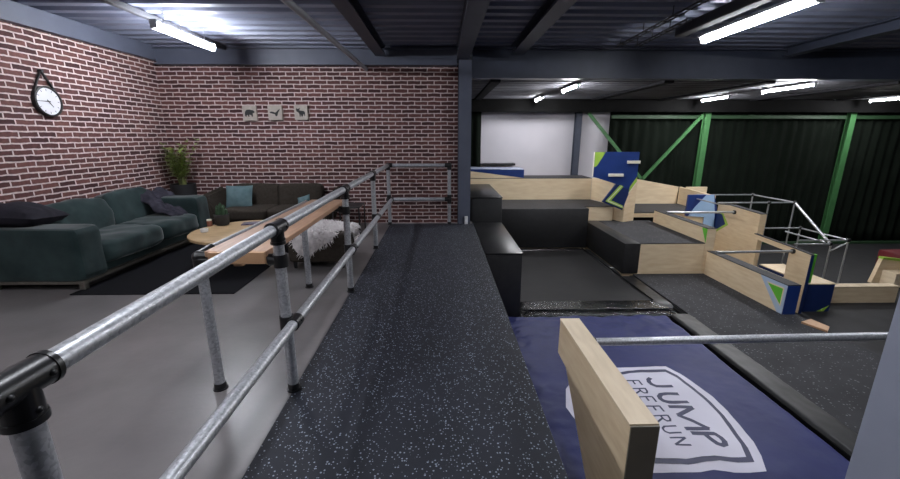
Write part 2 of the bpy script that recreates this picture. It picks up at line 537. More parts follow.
# steel conduit, lamp trunking, cable trays
tag(MB().tube((-1.62, -4, 2.95), (-1.32, 7.64, 2.785), 0.036, 14).build('ceiling_conduit', 'conduit_grey'),
    'thin grey conduit crossing under the ceiling left of the lengthwise beams', 'conduit')
tag(MB().box(-3.70, -4, 3.05, -3.63, 7.46, 3.12, 0.008).build('ceiling_trunking', 'trunk_dark'),
    'grey trunking rail under the ceiling beside the left tube light', 'trunking')
tag(MB().box(3.16, -4, 2.93, 3.30, 5.85, 3.05, 0.008).build('ceiling_trunking', 'trunk_dark'),
    'dark grey trunking rail left of the large bright tube light', 'trunking')
for (xa, ya, xb, yb, l) in ((2.80, 6.85, 2.76, 4.6, 'thin black wire cable tray near the ceiling, the left one of two'),
                            (3.10, 6.88, 3.02, 5.35, 'short black wire cable tray near the ceiling, beside the trunking rail')):
    mb = MB()
    mb.tube((xa, ya, 3.02), (xb, yb, 3.02), 0.011, 8)
    mb.tube((xa + 0.07, ya, 3.02), (xb + 0.07, yb, 3.02), 0.008, 8)
    k = 9
    for i in range(k):
        t = (i + 0.5) / k
        p = Vector((xa, ya, 3.02)).lerp(Vector((xb, yb, 3.02)), t)
        mb.tube(p + Vector((-0.015, 0, 0)), p + Vector((0.085, 0, 0)), 0.008, 6)
        if i % 3 == 0:
            mb.tube(p, p + Vector((0, 0, 0.11)), 0.006, 6)
    tag(mb.build('ceiling_cable_tray', 'black_metal'), l, 'cable tray')

# ------------------------------------------------------------------ lamps
def tube_light(label, x, y0, y1, z, w, mat, group=None, trunk=0.0, open_tube=True):
    t = thing('ceiling_light', label, 'light', (x, (y0 + y1) / 2, z), group)
    hw = 0.022 if open_tube else w * 0.8
    MB().box(x - hw, y0, z + 0.045, x + hw, y1, z + 0.075, 0.006).build('housing', 'lamp_housing', t)
    for yy in (y0, y1):
        MB().box(x - w * 0.35, yy - 0.012, z - 0.03, x + w * 0.35, yy + 0.012, z + 0.07, 0.006).build('end_cap', 'lamp_housing', t)
    mb = MB()
    if open_tube:
        mb.tube((x, y0 + 0.014, z + 0.005), (x, y1 - 0.014, z + 0.005), w * 0.34, 20)
    else:
        n = 10
        prof = [(x + w * 0.5 * cos(pi + pi * i / n), z + 0.040 + w * 0.5 * sin(pi + pi * i / n)) for i in range(n + 1)]
        mb.prism(prof, 'y', y0 + 0.014, y1 - 0.014)
    mb.build('diffuser', mat, t)
    for yy in (y0 + 0.2, y1 - 0.2):
        MB().tube((x, yy, z + 0.075), (x, yy, z + trunk), 0.007, 8).build('hanger', 'conduit_grey', t)
    return t

tube_light('bright tube light under the ceiling above the sofas', -3.40, 5.30, 6.58, 2.90, 0.12, 'lamp_sofa', trunk=0.23)
tube_light('large bright tube light at upper right under the ceiling', 3.64, 4.2, 5.96, 2.90, 0.13, 'lamp_room', trunk=0.23, open_tube=False)
# unseen lamps added out of frame to light the walkway, plywood and right deck
for (x, y) in ((-3.40, 1.0), (-3.40, -2.0), (3.64, 0.6), (6.95, 3.3), (-0.75, 1.1)):
    tube_light('added tube light out of the frame, above or beside the viewer', x, y, y + 1.5, 2.90, 0.11, 'lamp_room', 'added ceiling lights out of frame', trunk=0.23, open_tube=False)
for (x, y0, y1, l) in ((2.60, 8.0, 8.95, 'short tube light nearest above the stepped black platforms in the hall'),
                       (2.52, 10.5, 11.2, 'far tube light left in the hall, in front of the white wall'),
                       (6.98, 10.1, 11.5, 'far tube light in the hall above the second green column'),
                       (6.95, 7.75, 9.0, 'tube light in the hall just under the deep beam, right of centre'),
                       (11.55, 10.2, 11.5, 'far tube light in the hall at the right edge')):
    tube_light(l, x, y0, min(y1, 11.1), 2.535, 0.07, 'lamp_hall', trunk=0.1, open_tube=False)

# ------------------------------------------------------------------ hall background
for i, (x0, z0, l) in enumerate(((1.0, 0, 'dark ceiling purlin at the left of the hall ceiling, beside the column'),
                                 (4.2, 0, 'dark ceiling purlin in the hall between the short lamp and the blue panel'),
                                 (6.1, 0, 'dark ceiling purlin in the hall left of the lamp under the beam'),
                                 (8.6, 0, 'dark ceiling purlin in the hall right of the lamp under the beam'),
                                 (11.0, 0, 'dark ceiling purlin in the hall nearest the right edge'))):
    tag(MB().box(x0 - 0.09, 7.75, 2.585, x0 + 0.09, 11.44, 2.628).build('ceiling_purlin', 'hall_purlin', smooth=False), l, 'beam')

tag(MB().box(0.52, 11.46, 2.29, 16.9, 11.56, 2.625).build('curtain_rail', 'black_paint', smooth=False),
    'black rail box along the top of the far wall and curtains', 'rail')

def curtain(label, x0, x1, z0, z1, y=11.82, group=None):
    mb = MB()
    nx = int((x1 - x0) / 0.035)
    ph = random.random() * 6
    def f(u, v):
        x = x0 + u * (x1 - x0)
        a = 0.035 + 0.03 * noise.noise((x * 0.9, v * 1.3, ph))
        return (x, y + a * sin(x * 21 + ph + 1.2 * noise.noise((x, v * 2, 3))) + 0.015 * noise.noise((x * 3, v * 3, 1)), z0 + v * (z1 - z0))
    mb.grid(nx, 10, f)
    o = mb.build('curtain', 'curtain', fix=False)
    md = o.modifiers.new('thickness', 'SOLIDIFY')
    md.thickness = 0.006
    return tag(o, label, 'curtain', group)

curtain('narrow black curtain left of the white wall, behind the column', 0.60, 1.15, 0.3, 2.4)
curtain('black curtain between the white wall and the second green column', 4.84, 7.59, LOW + 0.02, 2.4)
curtain('black curtain between the two green columns', 7.61, 11.81, LOW + 0.02, 2.4)
curtain('black curtain right of the last green column', 11.83, 16.9, LOW + 0.02, 2.4)
tag(MB().box(1.19, 11.72, 0.82, 2.15, 11.99, 0.88, 0.005).build('wall_shelf', 'black_metal'), 'narrow black shelf low on the white wall above the blue ramp', 'shelf')

mb = MB()
hcol(mb, 3.93, 11.86, LOW, 2.3, 0.17, 0.17)
tag(mb.build('steel_column', 'steel_dark', smooth=False), 'slim grey steel column in front of the white wall', 'column')
for x, l in ((7.52, 'green steel column in the hall where the long diagonal brace starts'),
             (11.70, 'green steel column in the hall nearest the right edge')):
    mb = MB()
    hcol(mb, x, 11.66, LOW, 2.3, 0.165, 0.13)
    tag(mb.build('steel_column', 'green_steel', smooth=False), l, 'column')
for xa, xb, l in ((4.82, 7.40, 'green steel rail above the curtain left of the second green column'),
                  (7.64, 11.58, 'green steel rail above the curtain between the two green columns'),
                  (11.82, 16.9, 'green steel rail above the curtain right of the last green column')):
    tag(MB().box(xa, 11.66, 2.12, xb, 11.74, 2.22, 0.006).build('curtain_girt', 'green_shaded'), l, 'rail')
tag(MB().box(8.2, 11.55, LOW, 16.9, 11.66, LOW + 0.07, 0.006).build('floor_kerb', 'green_shaded'), 'low green kerb along the foot of the far curtains', 'kerb')
def bar(mb, p, q, w):
    p, q = Vector(p), Vector(q)
    d = (q - p).normalized()
    n1 = Vector((0, 1, 0))
    n2 = d.cross(n1).normalized()
    pts = [n1 * 0.025 + n2 * w / 2, -n1 * 0.025 + n2 * w / 2, -n1 * 0.025 - n2 * w / 2, n1 * 0.025 - n2 * w / 2]
    mb.hexa([p + a for a in pts], [q + a for a in pts])
mb = MB()
bar(mb, (4.13, 11.60, 2.26), (5.95, 11.60, 0.30), 0.085)
tag(mb.build('diagonal_brace', 'green_steel', smooth=False), 'green diagonal brace falling right in front of the white wall', 'brace')
mb = MB()
bar(mb, (7.36, 11.60, 2.22), (5.70, 11.60, 0.25), 0.085)
tag(mb.build('diagonal_brace', 'green_steel', smooth=False), 'green diagonal brace falling left from the second green column', 'brace')

# ------------------------------------------------------------------ walkway and railing
tag(MB().box(-0.98, -3.9, 0.0, 0.612, 7.50, 0.010, 0.003).build('rubber_walkway', 'rubber'),
    'long black rubber walkway mat with pale flecks between railing and trampolines', 'walkway')

RX = -0.978
TR = 0.0325
rail = thing('guard_railing', 'galvanised pipe guard railing with black fittings along the walkway', 'railing', (RX, 0.8, 0))
PY = (0.825, 2.336, 4.063, 5.774, 7.47)
PZ = (1.070, 1.098, 1.110, 1.114, 1.117)   # the rail rises a little towards the wall
HT = 1.117
HM = 0.49
mb = MB()
mb.tube((RX, -1.6, 1.025), (RX, PY[0], PZ[0]), TR, 20)
for i in range(4):
    mb.tube((RX, PY[i], PZ[i]), (RX, PY[i + 1], PZ[i + 1]), TR, 20)
mb.build('top_rail', 'galvanised', rail)
MB().tube((RX + 0.052, -1.6, HM), (RX + 0.052, 7.43, HM), TR, 20).build('middle_rail', 'galvanised', rail)
XE = 0.15
MB().tube((RX, 7.47, HT), (XE, 7.47, HT), TR, 20).build('top_rail', 'galvanised', rail)
MB().tube((RX, 7.47, HM), (XE, 7.47, HM), TR, 20).build('middle_rail', 'galvanised', rail)

def foot(mb, x, y):
    mb.lathe((x, y, 0.01), [(0.046, 0), (0.046, 0.008), (0.037, 0.010), (0.037, 0.045), (0.034, 0.048)], 20)
def tee(mb, x, y, z):
    mb.tube((x, y - 0.075, z), (x, y + 0.075, z), TR + 0.009, 20)
    mb.tube((x, y - 0.080, z), (x, y - 0.066, z), TR + 0.012, 20)
    mb.tube((x, y + 0.066, z), (x, y + 0.080, z), TR + 0.012, 20)
    mb.tube((x, y, z), (x, y, z - 0.095), TR + 0.008, 20)
    mb.tube((x, y, z - 0.080), (x, y, z - 0.098), TR + 0.012, 20)
    mb.ball((x + TR + 0.008, y + 0.05, z), 0.009)
    mb.ball((x + TR + 0.008, y - 0.05, z), 0.009)
    mb.ball((x + TR + 0.006, y, z - 0.065), 0.009)
def corner(mb, x, y, z, dirs):
    mb.ball((x, y, z), TR + 0.016)
    for d in dirs:
        d = Vector(d)
        mb.tube(Vector((x, y, z)), Vector((x, y, z)) + d * 0.085, TR + 0.009, 20)
def cross(mb, x, y, z):
    mb.tube((x, y, z - 0.045), (x, y, z + 0.045), TR + 0.009, 20)
    mb.tube((x + 0.052, y - 0.045, z), (x + 0.052, y + 0.045, z), TR + 0.009, 20)
    mb.box(x - 0.005, y - 0.03, z - 0.03, x + 0.055, y + 0.03, z + 0.03, 0.006)
    mb.ball((x + 0.052 + TR + 0.006, y, z + 0.012), 0.009)
posts = []
for i, y in enumerate(PY):
    HT = PZ[i]
    p = MB().tube((RX, y, 0.015), (RX, y, HT), TR, 20).build('post', 'galvanised', rail)
    posts.append(p)
    mb = MB(); foot(mb, RX, y); mb.build('foot_flange', 'black_plastic', p)
    mb = MB()
    if i < 4:
        tee(mb, RX, y, HT)
    else:
        corner(mb, RX, y, HT, ((0, -1, 0), (1, 0, 0), (0, 0, -1)))
    mb.build('tee_fitting' if i < 4 else 'corner_fitting', 'black_plastic', p)
    mb = MB()
    if i < 4:
        cross(mb, RX, y, HM)
    else:
        corner(mb, RX, y, HM, ((1, 0, 0), (0, 0, -1), (0, 0, 1)))
        mb.tube((RX + 0.052, y - 0.09, HM), (RX + 0.052, y - 0.02, HM), TR + 0.009, 20)
    mb.build('crossover_fitting', 'black_plastic', p)
HT = 1.117
p = MB().tube((XE, 7.47, 0.015), (XE, 7.47, HT), TR, 20).build('post', 'galvanised', rail)
mb = MB(); foot(mb, XE, 7.47); mb.build('foot_flange', 'black_plastic', p)
mb = MB(); corner(mb, XE, 7.47, HT, ((-1, 0, 0), (0, 0, -1))); mb.build('corner_fitting', 'black_plastic', p)
mb = MB(); corner(mb, XE, 7.47, HM, ((-1, 0, 0), (0, 0, -1), (0, 0, 1))); mb.build('crossover_fitting', 'black_plastic', p)

# ------------------------------------------------------------------ bar counter on the railing
bc = thing('bar_counter', 'narrow wooden bar counter on pipe legs fixed to the railing', 'counter', (-1.25, 3.2, 0))
LX = -1.475
ZB = 0.900
top = MB().box(-1.415, 2.32, ZB + 0.022, -1.045, 4.36, ZB + 0.060, 0.004).build('counter_top', 'plank', bc)
MB().box(-1.385, 2.296, ZB - 0.014, -1.05, 2.319, ZB + 0.059, 0.003).build('end_board', 'plank_end', top)
MB().box(-1.36, 2.52, ZB - 0.10, -1.30, 2.60, ZB + 0.021, 0.003).build('support_block', 'plank_end', top)
for y in (2.369, 4.223):
    l = MB().tube((LX, y, 0.005), (LX, y, ZB), TR * 0.95, 18).build('leg', 'galvanised', bc)
    mb = MB(); mb.lathe((LX, y, 0.0), [(0.046, 0), (0.046, 0.008), (0.037, 0.010), (0.037, 0.045)], 20); mb.build('foot_flange', 'black_plastic', l)
MB().tube((LX, 2.44, ZB + 0.03), (LX, 4.37, ZB + 0.03), TR * 0.68, 18).build('edge_pipe', 'galvanised', bc)
for k, y in enumerate((2.345, 4.063)):
    MB().tube((LX, y, ZB + 0.0), (RX - 0.06, y, ZB + 0.0), 0.021, 18).build('cross_pipe', 'black_plastic', bc)
    mb = MB()
    mb.tube((RX, y, ZB - 0.045), (RX, y, ZB + 0.035), TR + 0.010, 20)
    mb.tube((RX, y, ZB), (RX - 0.068, y, ZB), TR + 0.004, 20)
    mb.build('clamp_fitting', 'black_plastic', posts[k + 1])
mb = MB()
mb.ball((LX, 2.36, ZB + 0.015), TR + 0.006)
mb.tube((LX, 2.36, ZB + 0.02), (LX, 2.50, ZB + 0.03), TR - 0.002, 18)
mb.tube((LX, 2.355, ZB + 0.022), (-1.39, 2.355, ZB + 0.022), TR - 0.003, 18)
mb.tube((LX, 2.365, ZB + 0.01), (LX, 2.365, ZB - 0.06), TR + 0.006, 18)
mb.build('elbow_fitting', 'black_plastic', bc)

# ------------------------------------------------------------------ lounge: rug, sofas, table
tag(MB().box(-3.93, 4.03, 0.0, -2.21, 6.75, 0.012, 0.003).build('rug', 'rug'), 'black rug on the concrete floor in front of the green sofa', 'rug')

def Rz(a):
    return Matrix.Rotation(a, 3, 'Z')
def Rx(a):
    return Matrix.Rotation(a, 3, 'X')
def Ry(a):
    return Matrix.Rotation(a, 3, 'Y')

s = thing('sofa', 'long dark green velvet sofa along the left brick wall', 'sofa', (-4.4, 5.4, 0))
MB().box(-4.90, 4.15, 0.075, -3.86, 6.57, 0.11, 0.004).build('base_frame', 'frame_metal', s)
for (x, y) in ((-3.90, 4.19), (-3.90, 6.53), (-4.84, 4.19), (-4.84, 6.53)):
    MB().box(x - 0.03, y - 0.03, 0.012 if x > -4 else 0.0, x + 0.03, y + 0.03, 0.09, 0.004).build('foot', 'frame_metal', s)
MB().box(-4.94, 4.15, 0.11, -3.90, 6.57, 0.22, 0.02, 3).build('seat_base', 'velvet', s)
MB().cushion((-4.385, 4.30, 0.395), (1.13, 0.33, 0.58), 0.14, 0.010, 3).build('armrest', 'velvet', s)
MB().cushion((-4.385, 6.43, 0.395), (1.13, 0.33, 0.62), 0.14, 0.010, 3).build('armrest', 'velvet', s)
MB().cushion((-4.865, 5.37, 0.40), (0.22, 2.38, 0.62), 0.16, 0.008, 3).build('backrest', 'velvet', s)
MB().cushion((-4.29, 4.97, 0.335), (0.98, 1.06, 0.27), 0.30, 0.022, 4).build('seat_cushion', 'velvet', s)
MB().cushion((-4.29, 5.90, 0.335), (0.98, 0.88, 0.27), 0.30, 0.022, 4).build('seat_cushion', 'velvet', s)
MB().cushion((-4.63, 5.00, 0.60), (0.30, 1.08, 0.48), 0.36, 0.03, 4, Ry(-0.28)).build('back_cushion', 'velvet', s)
MB().cushion((-4.63, 5.94, 0.61), (0.30, 0.90, 0.52), 0.36, 0.03, 4, Ry(-0.28)).build('back_cushion', 'velvet', s)

tag(MB().pillow((-4.63, 4.42, 0.785), 0.62, 0.56, 0.30, Rz(0.2) @ Ry(0.10) @ Rx(-0.10), 0.02).build('throw_pillow', 'dark_fabric'),
    'black throw pillow lying on the near arm of the green sofa', 'pillow')

mb = MB()
def thr(u, v):
    x = -4.60 + 0.62 * u + 0.03 * sin(v * 9)
    y = 6.00 + 0.62 * v + 0.05 * sin(u * 7)
    base = 0.84 - 0.55 * u + 0.22 * u * u
    w = noise.fractal((x * 7, y * 7, 1.3), 1.0, 2.0, 3)
    r = 0.035 * sin((u * 1.3 + v) * 16) * (0.5 + 0.5 * noise.noise((u * 3, v * 3, 5)))
    edge = min(u, 1 - u, v, 1 - v)
    return (x, y, base + 0.055 * w + r - 0.06 * max(0, 0.1 - edge) / 0.1)
mb.grid(44, 48, thr)
o = mb.build('throw_blanket', 'throw_fabric')
md = o.modifiers.new('thickness', 'SOLIDIFY'); md.thickness = 0.02
tag(o, 'crumpled dark grey-purple blanket on the far end of the green sofa', 'blanket')

s = thing('sofa', 'brown fabric sofa against the back brick wall', 'sofa', (-3.0, 7.2, 0))
for (x, y) in ((-3.92, 6.95), (-2.08, 6.95), (-3.92, 7.5), (-2.08, 7.5)):
    MB().box(x - 0.03, y - 0.03, 0.0, x + 0.03, y + 0.03, 0.10, 0.004).build('foot', 'black_metal', s)
MB().box(-3.95, 6.90, 0.10, -2.05, 7.56, 0.27, 0.02, 3).build('seat_base', 'brown_fabric', s)
MB().cushion((-3.375, 7.08, 0.335), (0.80, 0.72, 0.19), 0.28, 0.008, 4).build('seat_cushion', 'brown_fabric', s)
MB().cushion((-2.585, 7.08, 0.335), (0.80, 0.72, 0.19), 0.28, 0.008, 4).build('seat_cushion', 'brown_fabric', s)
MB().cushion((-3.375, 7.46, 0.565), (0.80, 0.24, 0.46), 0.28, 0.008, 4, Rx(-0.12)).build('back_cushion', 'brown_fabric', s)
MB().cushion((-2.585, 7.46, 0.565), (0.80, 0.24, 0.46), 0.28, 0.008, 4, Rx(-0.12)).build('back_cushion', 'brown_fabric', s)
for sx in (-1, 1):
    xc = -3.0 + sx * 0.93
    mb = MB()
    w = 0.12
    i0, o0 = xc - sx * w * 0.5, xc + sx * w * 0.5
    dx = sx * 0.16
    mb.hexa([(i0, 6.90, 0.12), (o0, 6.90, 0.12), (o0, 7.58, 0.12), (i0, 7.58, 0.12)],
            [(i0 + dx, 6.90, 0.66), (o0 + dx, 6.90, 0.64), (o0 + dx, 7.58, 0.72), (i0 + dx, 7.58, 0.74)])
    bmesh.ops.recalc_face_normals(mb.bm, faces=mb.bm.faces[:])
    bmesh.ops.bevel(mb.bm, geom=mb.bm.edges[:], offset=0.035, segments=4, affect='EDGES')
    mb.build('armrest', 'brown_fabric', s)
tag(MB().pillow((-3.60, 7.17, 0.575), 0.47, 0.44, 0.16, Rz(0.05) @ Rx(radians(72))).build('throw_pillow', 'teal_fabric'),
    'large teal throw pillow on the left half of the brown sofa', 'pillow')
tag(MB().pillow((-2.43, 7.08, 0.49), 0.28, 0.26, 0.12, Rz(-0.35) @ Ry(-0.3) @ Rx(radians(70))).build('throw_pillow', 'teal_fabric'),
    'small teal throw pillow on the right half of the brown sofa', 'pillow')

# round coffee table
TC = (-2.615, 5.27)
t = thing('coffee_table', 'round oak coffee table standing on the black rug', 'table', (TC[0], TC[1], 0.012))
MB().lathe((TC[0], TC[1], 0.37), [(0.64, 0), (0.665, 0.012), (0.665, 0.042), (0.65, 0.052)], 56).build('table_top', 'oak', t)
for k in range(4):
    a = pi / 4 + k * pi / 2 + 0.25
    x, y = TC[0] + 0.42 * cos(a), TC[1] + 0.42 * sin(a)
    MB().tube((x, y, 0.012), (x, y, 0.372), 0.045, 14, 0.05).build('leg', 'oak', t)
mb = MB()
mb.box(TC[0] - 0.38, TC[1] - 0.05, 0.30, TC[0] + 0.38, TC[1] + 0.05, 0.371, 0.004)
mb.build('apron', 'oak', t)
TZ = 0.4225

p = thing('cactus_pot', 'cactus in a black pot on the coffee table', 'plant', (-3.08, 5.58, TZ))
MB().lathe((-3.08, 5.58, TZ), [(0.075, 0), (0.088, 0.02), (0.098, 0.15), (0.09, 0.155), (0.085, 0.125)], 24).build('pot', 'pot', p)
mb = MB()
for k in range(9):
    a = k * 2.4; r = 0.022 * math.sqrt(k)
    x, y = -3.08 + r * cos(a), 5.58 + r * sin(a)
    h = 0.20 - 0.010 * k + 0.02 * random.random()
    mb.lathe((x, y, TZ + 0.10), [(0.018, 0), (0.023, h * 0.5), (0.018, h * 0.9), (0.004, h)], 10)
mb.build('cactus_stems', 'cactus', p)
p = thing('candle_jar', 'small reddish candle jar beside the cactus on the coffee table', 'candle', (-3.215, 5.50, TZ))
MB().lathe((-3.215, 5.50, TZ), [(0.03, 0), (0.034, 0.01), (0.034, 0.07), (0.03, 0.075)], 18).build('jar', 'terracotta', p)
MB().lathe((-3.215, 5.50, TZ + 0.075), [(0.032, 0), (0.032, 0.018), (0.028, 0.02)], 18).build('lid', 'cream_paint', p)
p = thing('black_tealight', 'small black pot left of the cactus on the coffee table', 'pot', (-3.255, 5.62, TZ))
MB().lathe((-3.255, 5.62, TZ), [(0.035, 0), (0.042, 0.01), (0.042, 0.075), (0.036, 0.077), (0.034, 0.05)], 18).build('pot', 'pot', p)
p = thing('white_cup', 'small white cup on the left edge of the coffee table', 'cup', (-3.08, 5.13, TZ))
MB().lathe((-3.08, 5.13, TZ), [(0.035, 0), (0.045, 0.008), (0.048, 0.045), (0.042, 0.046), (0.040, 0.02)], 20).build('bowl', 'white_ceramic', p)
o = tag(MB().hexa([(-2.80, 5.52, TZ), (-2.53, 5.60, TZ), (-2.58, 5.78, TZ), (-2.84, 5.70, TZ)],
             [(-2.80, 5.52, TZ + 0.012), (-2.53, 5.60, TZ + 0.012), (-2.58, 5.78, TZ + 0.012), (-2.84, 5.70, TZ + 0.012)]).build('magazine', 'paper_blue', smooth=False),
    'dark blue magazine lying on the coffee table behind the counter pipe', 'magazine')

# ottoman with sheepskin
s = thing('ottoman', 'brown fabric ottoman under a white sheepskin, behind the bar counter', 'ottoman', (-1.56, 5.2, 0))
MB().cushion((-1.545, 5.20, 0.275), (0.76, 0.78, 0.38), 0.16, 0.006, 4).build('seat', 'brown_fabric', s)
for (x, y) in ((-1.86, 4.90), (-1.26, 4.90), (-1.86, 5.50), (-1.26, 5.50)):
    MB().lathe((x, y, 0.0), [(0.02, 0), (0.03, 0.10)], 12).build('foot', 'black_metal', s)

fl = MB()
def fz(x, y):
    return 0.468 + 0.02 * noise.noise((x * 5, y * 5, 2))
FC = (-1.54, 5.17)
def frad(a):
    return 1.0 + 0.14 * sin(3 * a + 1) + 0.08 * sin(5 * a)
def fpos(u, a):
    r = u * frad(a)
    x = FC[0] + 0.42 * r * cos(a)
    y = FC[1] + 0.46 * r * sin(a)
    dx = max(0, abs(x + 1.545) - 0.37)
    dy = max(0, abs(y - 5.20) - 0.38)
    d = math.hypot(dx, dy)
    z = fz(x, y) - min(0.30, 1.9 * d)
    x = max(-1.93, min(-1.155, x)); y = max(4.785, min(5.61, y))
    return Vector((x, y, z))
def fsurf(u, v):
    return fpos(max(u, 0.02), v * 2 * pi)
fl.grid(14, 40, fsurf)
for k in range(5200):
    u = math.sqrt(random.random()); a = random.random() * 2 * pi
    p = fpos(u, a)
    out = Vector((cos(a), sin(a), 0))
    d = (Vector((random.uniform(-1, 1), random.uniform(-1, 1), random.uniform(0.1, 0.9))) + out * 0.9 * u * u + Vector((0, 0, -1.1 * max(0, u - 0.75) * 4))).normalized()
    L = random.uniform(0.03, 0.065)
    sd = d.orthogonal().normalized() * 0.006
    a1, a2 = fl.bm.verts.new(p + sd), fl.bm.verts.new(p - sd)
    m1 = fl.bm.verts.new(p + d * L * 0.6 + sd * 0.7 + Vector((0, 0, -0.004)))
    m2 = fl.bm.verts.new(p + d * L * 0.6 - sd * 0.7 + Vector((0, 0, -0.004)))
    e = fl.bm.verts.new(p + d * L + Vector((0, 0, -0.018)))
    fl.bm.faces.new((a1, a2, m2, m1)); fl.bm.faces.new((m1, m2, e))
tag(fl.build('sheepskin', 'fleece', fix=False), 'white shaggy sheepskin draped over the brown ottoman', 'sheepskin')

# black side table at the brown sofa's end
t = thing('side_table', 'black metal side table right of the brown sofa', 'table', (-1.65, 6.9, 0))
MB().box(-1.83, 6.62, 0.465, -1.37, 7.12, 0.485, 0.003).build('table_top', 'black_metal', t)
for (x, y) in ((-1.82, 6.63), (-1.38, 6.63), (-1.82, 7.11), (-1.38, 7.11)):
    MB().box(x - 0.01, y - 0.01, 0, x + 0.01, y + 0.01, 0.466).build('leg', 'black_metal', t)

# tall plant in the corner
p = thing('potted_plant', 'tall leafy plant in a black planter in the corner behind the sofas', 'plant', (-4.62, 7.28, 0))
MB().lathe((-4.62, 7.28, 0.0), [(0.15, 0), (0.17, 0.02), (0.20, 0.79), (0.205, 0.81), (0.185, 0.81), (0.18, 0.74)], 28).build('planter', 'pot', p)
stem_mb = MB(); leaf_mb = MB()
for k in range(17):
    a = random.random() * 2 * pi
    lean = random.uniform(0.03, 0.24)
    h = random.uniform(0.50, 0.80)
    if k == 0:
        a, lean, h = 0.1, 0.30, 0.80
    if k == 1:
        a, lean, h = 2.9, 0.22, 0.72
    base = Vector((-4.62 + 0.05 * cos(a), 7.28 + 0.05 * sin(a), 0.76))
    prev = base
    for i in range(1, 11):
        t_ = i / 10
        q = base + Vector((cos(a) * lean * t_ ** 1.6, sin(a) * lean * 0.6 * t_ ** 1.6, h * t_))
        stem_mb.tube(prev, q, 0.007 * (1.15 - t_), 6)
        if t_ > 0.25:
            for sd in range(5):
                la = random.random() * 2 * pi
                ln = random.uniform(0.11, 0.20) * (1.15 - 0.4 * t_)
                d = Vector((cos(la), sin(la), random.uniform(0.2, 1.0))).normalized()
                w = d.cross(Vector((0, 0, 1))).normalized() * 0.017
                v0 = leaf_mb.bm.verts.new(q)
                v1 = leaf_mb.bm.verts.new(q + d * ln * 0.35 + w)
                v2 = leaf_mb.bm.verts.new(q + d * ln * 0.35 - w)
                v3 = leaf_mb.bm.verts.new(q + d * ln * 0.75 + w * 0.7 + Vector((0, 0, -0.015)))
                v4 = leaf_mb.bm.verts.new(q + d * ln * 0.75 - w * 0.7 + Vector((0, 0, -0.015)))
                v5 = leaf_mb.bm.verts.new(q + d * ln + Vector((0, 0, -0.04)))
                leaf_mb.bm.faces.new((v0, v1, v2)); leaf_mb.bm.faces.new((v1, v3, v4, v2)); leaf_mb.bm.faces.new((v3, v5, v4))
        prev = q
stem_mb.build('stems', 'stem', p)
leaf_mb.build('foliage', 'leaf', p, fix=False)

# ------------------------------------------------------------------ clock and pictures
ck = thing('wall_clock', 'round black wall clock hanging by a strap on the left brick wall', 'clock', (-5.0, 5.445, 2.06))
CY, CZ, CR = 5.445, 2.055, 0.185
mb = MB()
mb.lathe((-5.0, CY, CZ), [(CR, 0.0), (CR, 0.05), (CR - 0.008, 0.055), (CR - 0.02, 0.055), (CR - 0.022, 0.035)], 48, 'x')
mb.build('case', 'black_metal', ck)
face = MB().lathe((-4.966, CY, CZ), [(CR - 0.023, 0), (CR - 0.023, 0.004)], 48, 'x').build('dial', 'clock_face', ck)
mb = MB()
for k in range(12):
    a = k * pi / 6
    d = Vector((0, sin(a), cos(a)))
    n = Vector((0, cos(a), -sin(a)))
    p0, p1 = d * 0.125, d * 0.147
    c0 = Vector((-4.9615, CY, CZ))
    w = 0.003
    mb.hexa([c0 + p0 + n * w, c0 + p1 + n * w, c0 + p1 - n * w, c0 + p0 - n * w],
            [c + Vector((0.001, 0, 0)) for c in (c0 + p0 + n * w, c0 + p1 + n * w, c0 + p1 - n * w, c0 + p0 - n * w)])
mb.build('hour_marks', 'ink', face)
for nm, ang, ln, w in (('minute_hand', radians(270), 0.13, 0.005), ('hour_hand', radians(142), 0.085, 0.006)):
    d = Vector((0, sin(ang), cos(ang))); n = Vector((0, cos(ang), -sin(ang)))
    c0 = Vector((-4.959, CY, CZ))
    q = [c0 - d * 0.025 + n * w, c0 + d * ln + n * w * 0.5, c0 + d * ln - n * w * 0.5, c0 - d * 0.025 - n * w]
    MB().hexa(q, [v + Vector((0.002, 0, 0)) for v in q]).build(nm, 'ink', face)
mb = MB()
top_p = Vector((-4.975, 5.445, 2.425))
for sg in (-1, 1):
    q = Vector((-4.975, CY + sg * CR * 0.86, CZ + CR * 0.5))
    d = (q - top_p).normalized()
    n = Vector((0, -d.z, d.y))
    nx = Vector((0.014, 0, 0)); nn = n * 0.006
    a_ = [top_p + nx + nn, top_p - nx + nn, top_p - nx - nn, top_p + nx - nn]
    b_ = [v - top_p + q for v in a_]
    mb.hexa(a_, b_)
mb.build('strap', 'black_metal', ck)
MB().tube((-5.0, 5.445, 2.42), (-4.945, 5.445, 2.42), 0.016, 14).build('hook', 'black_metal', ck)

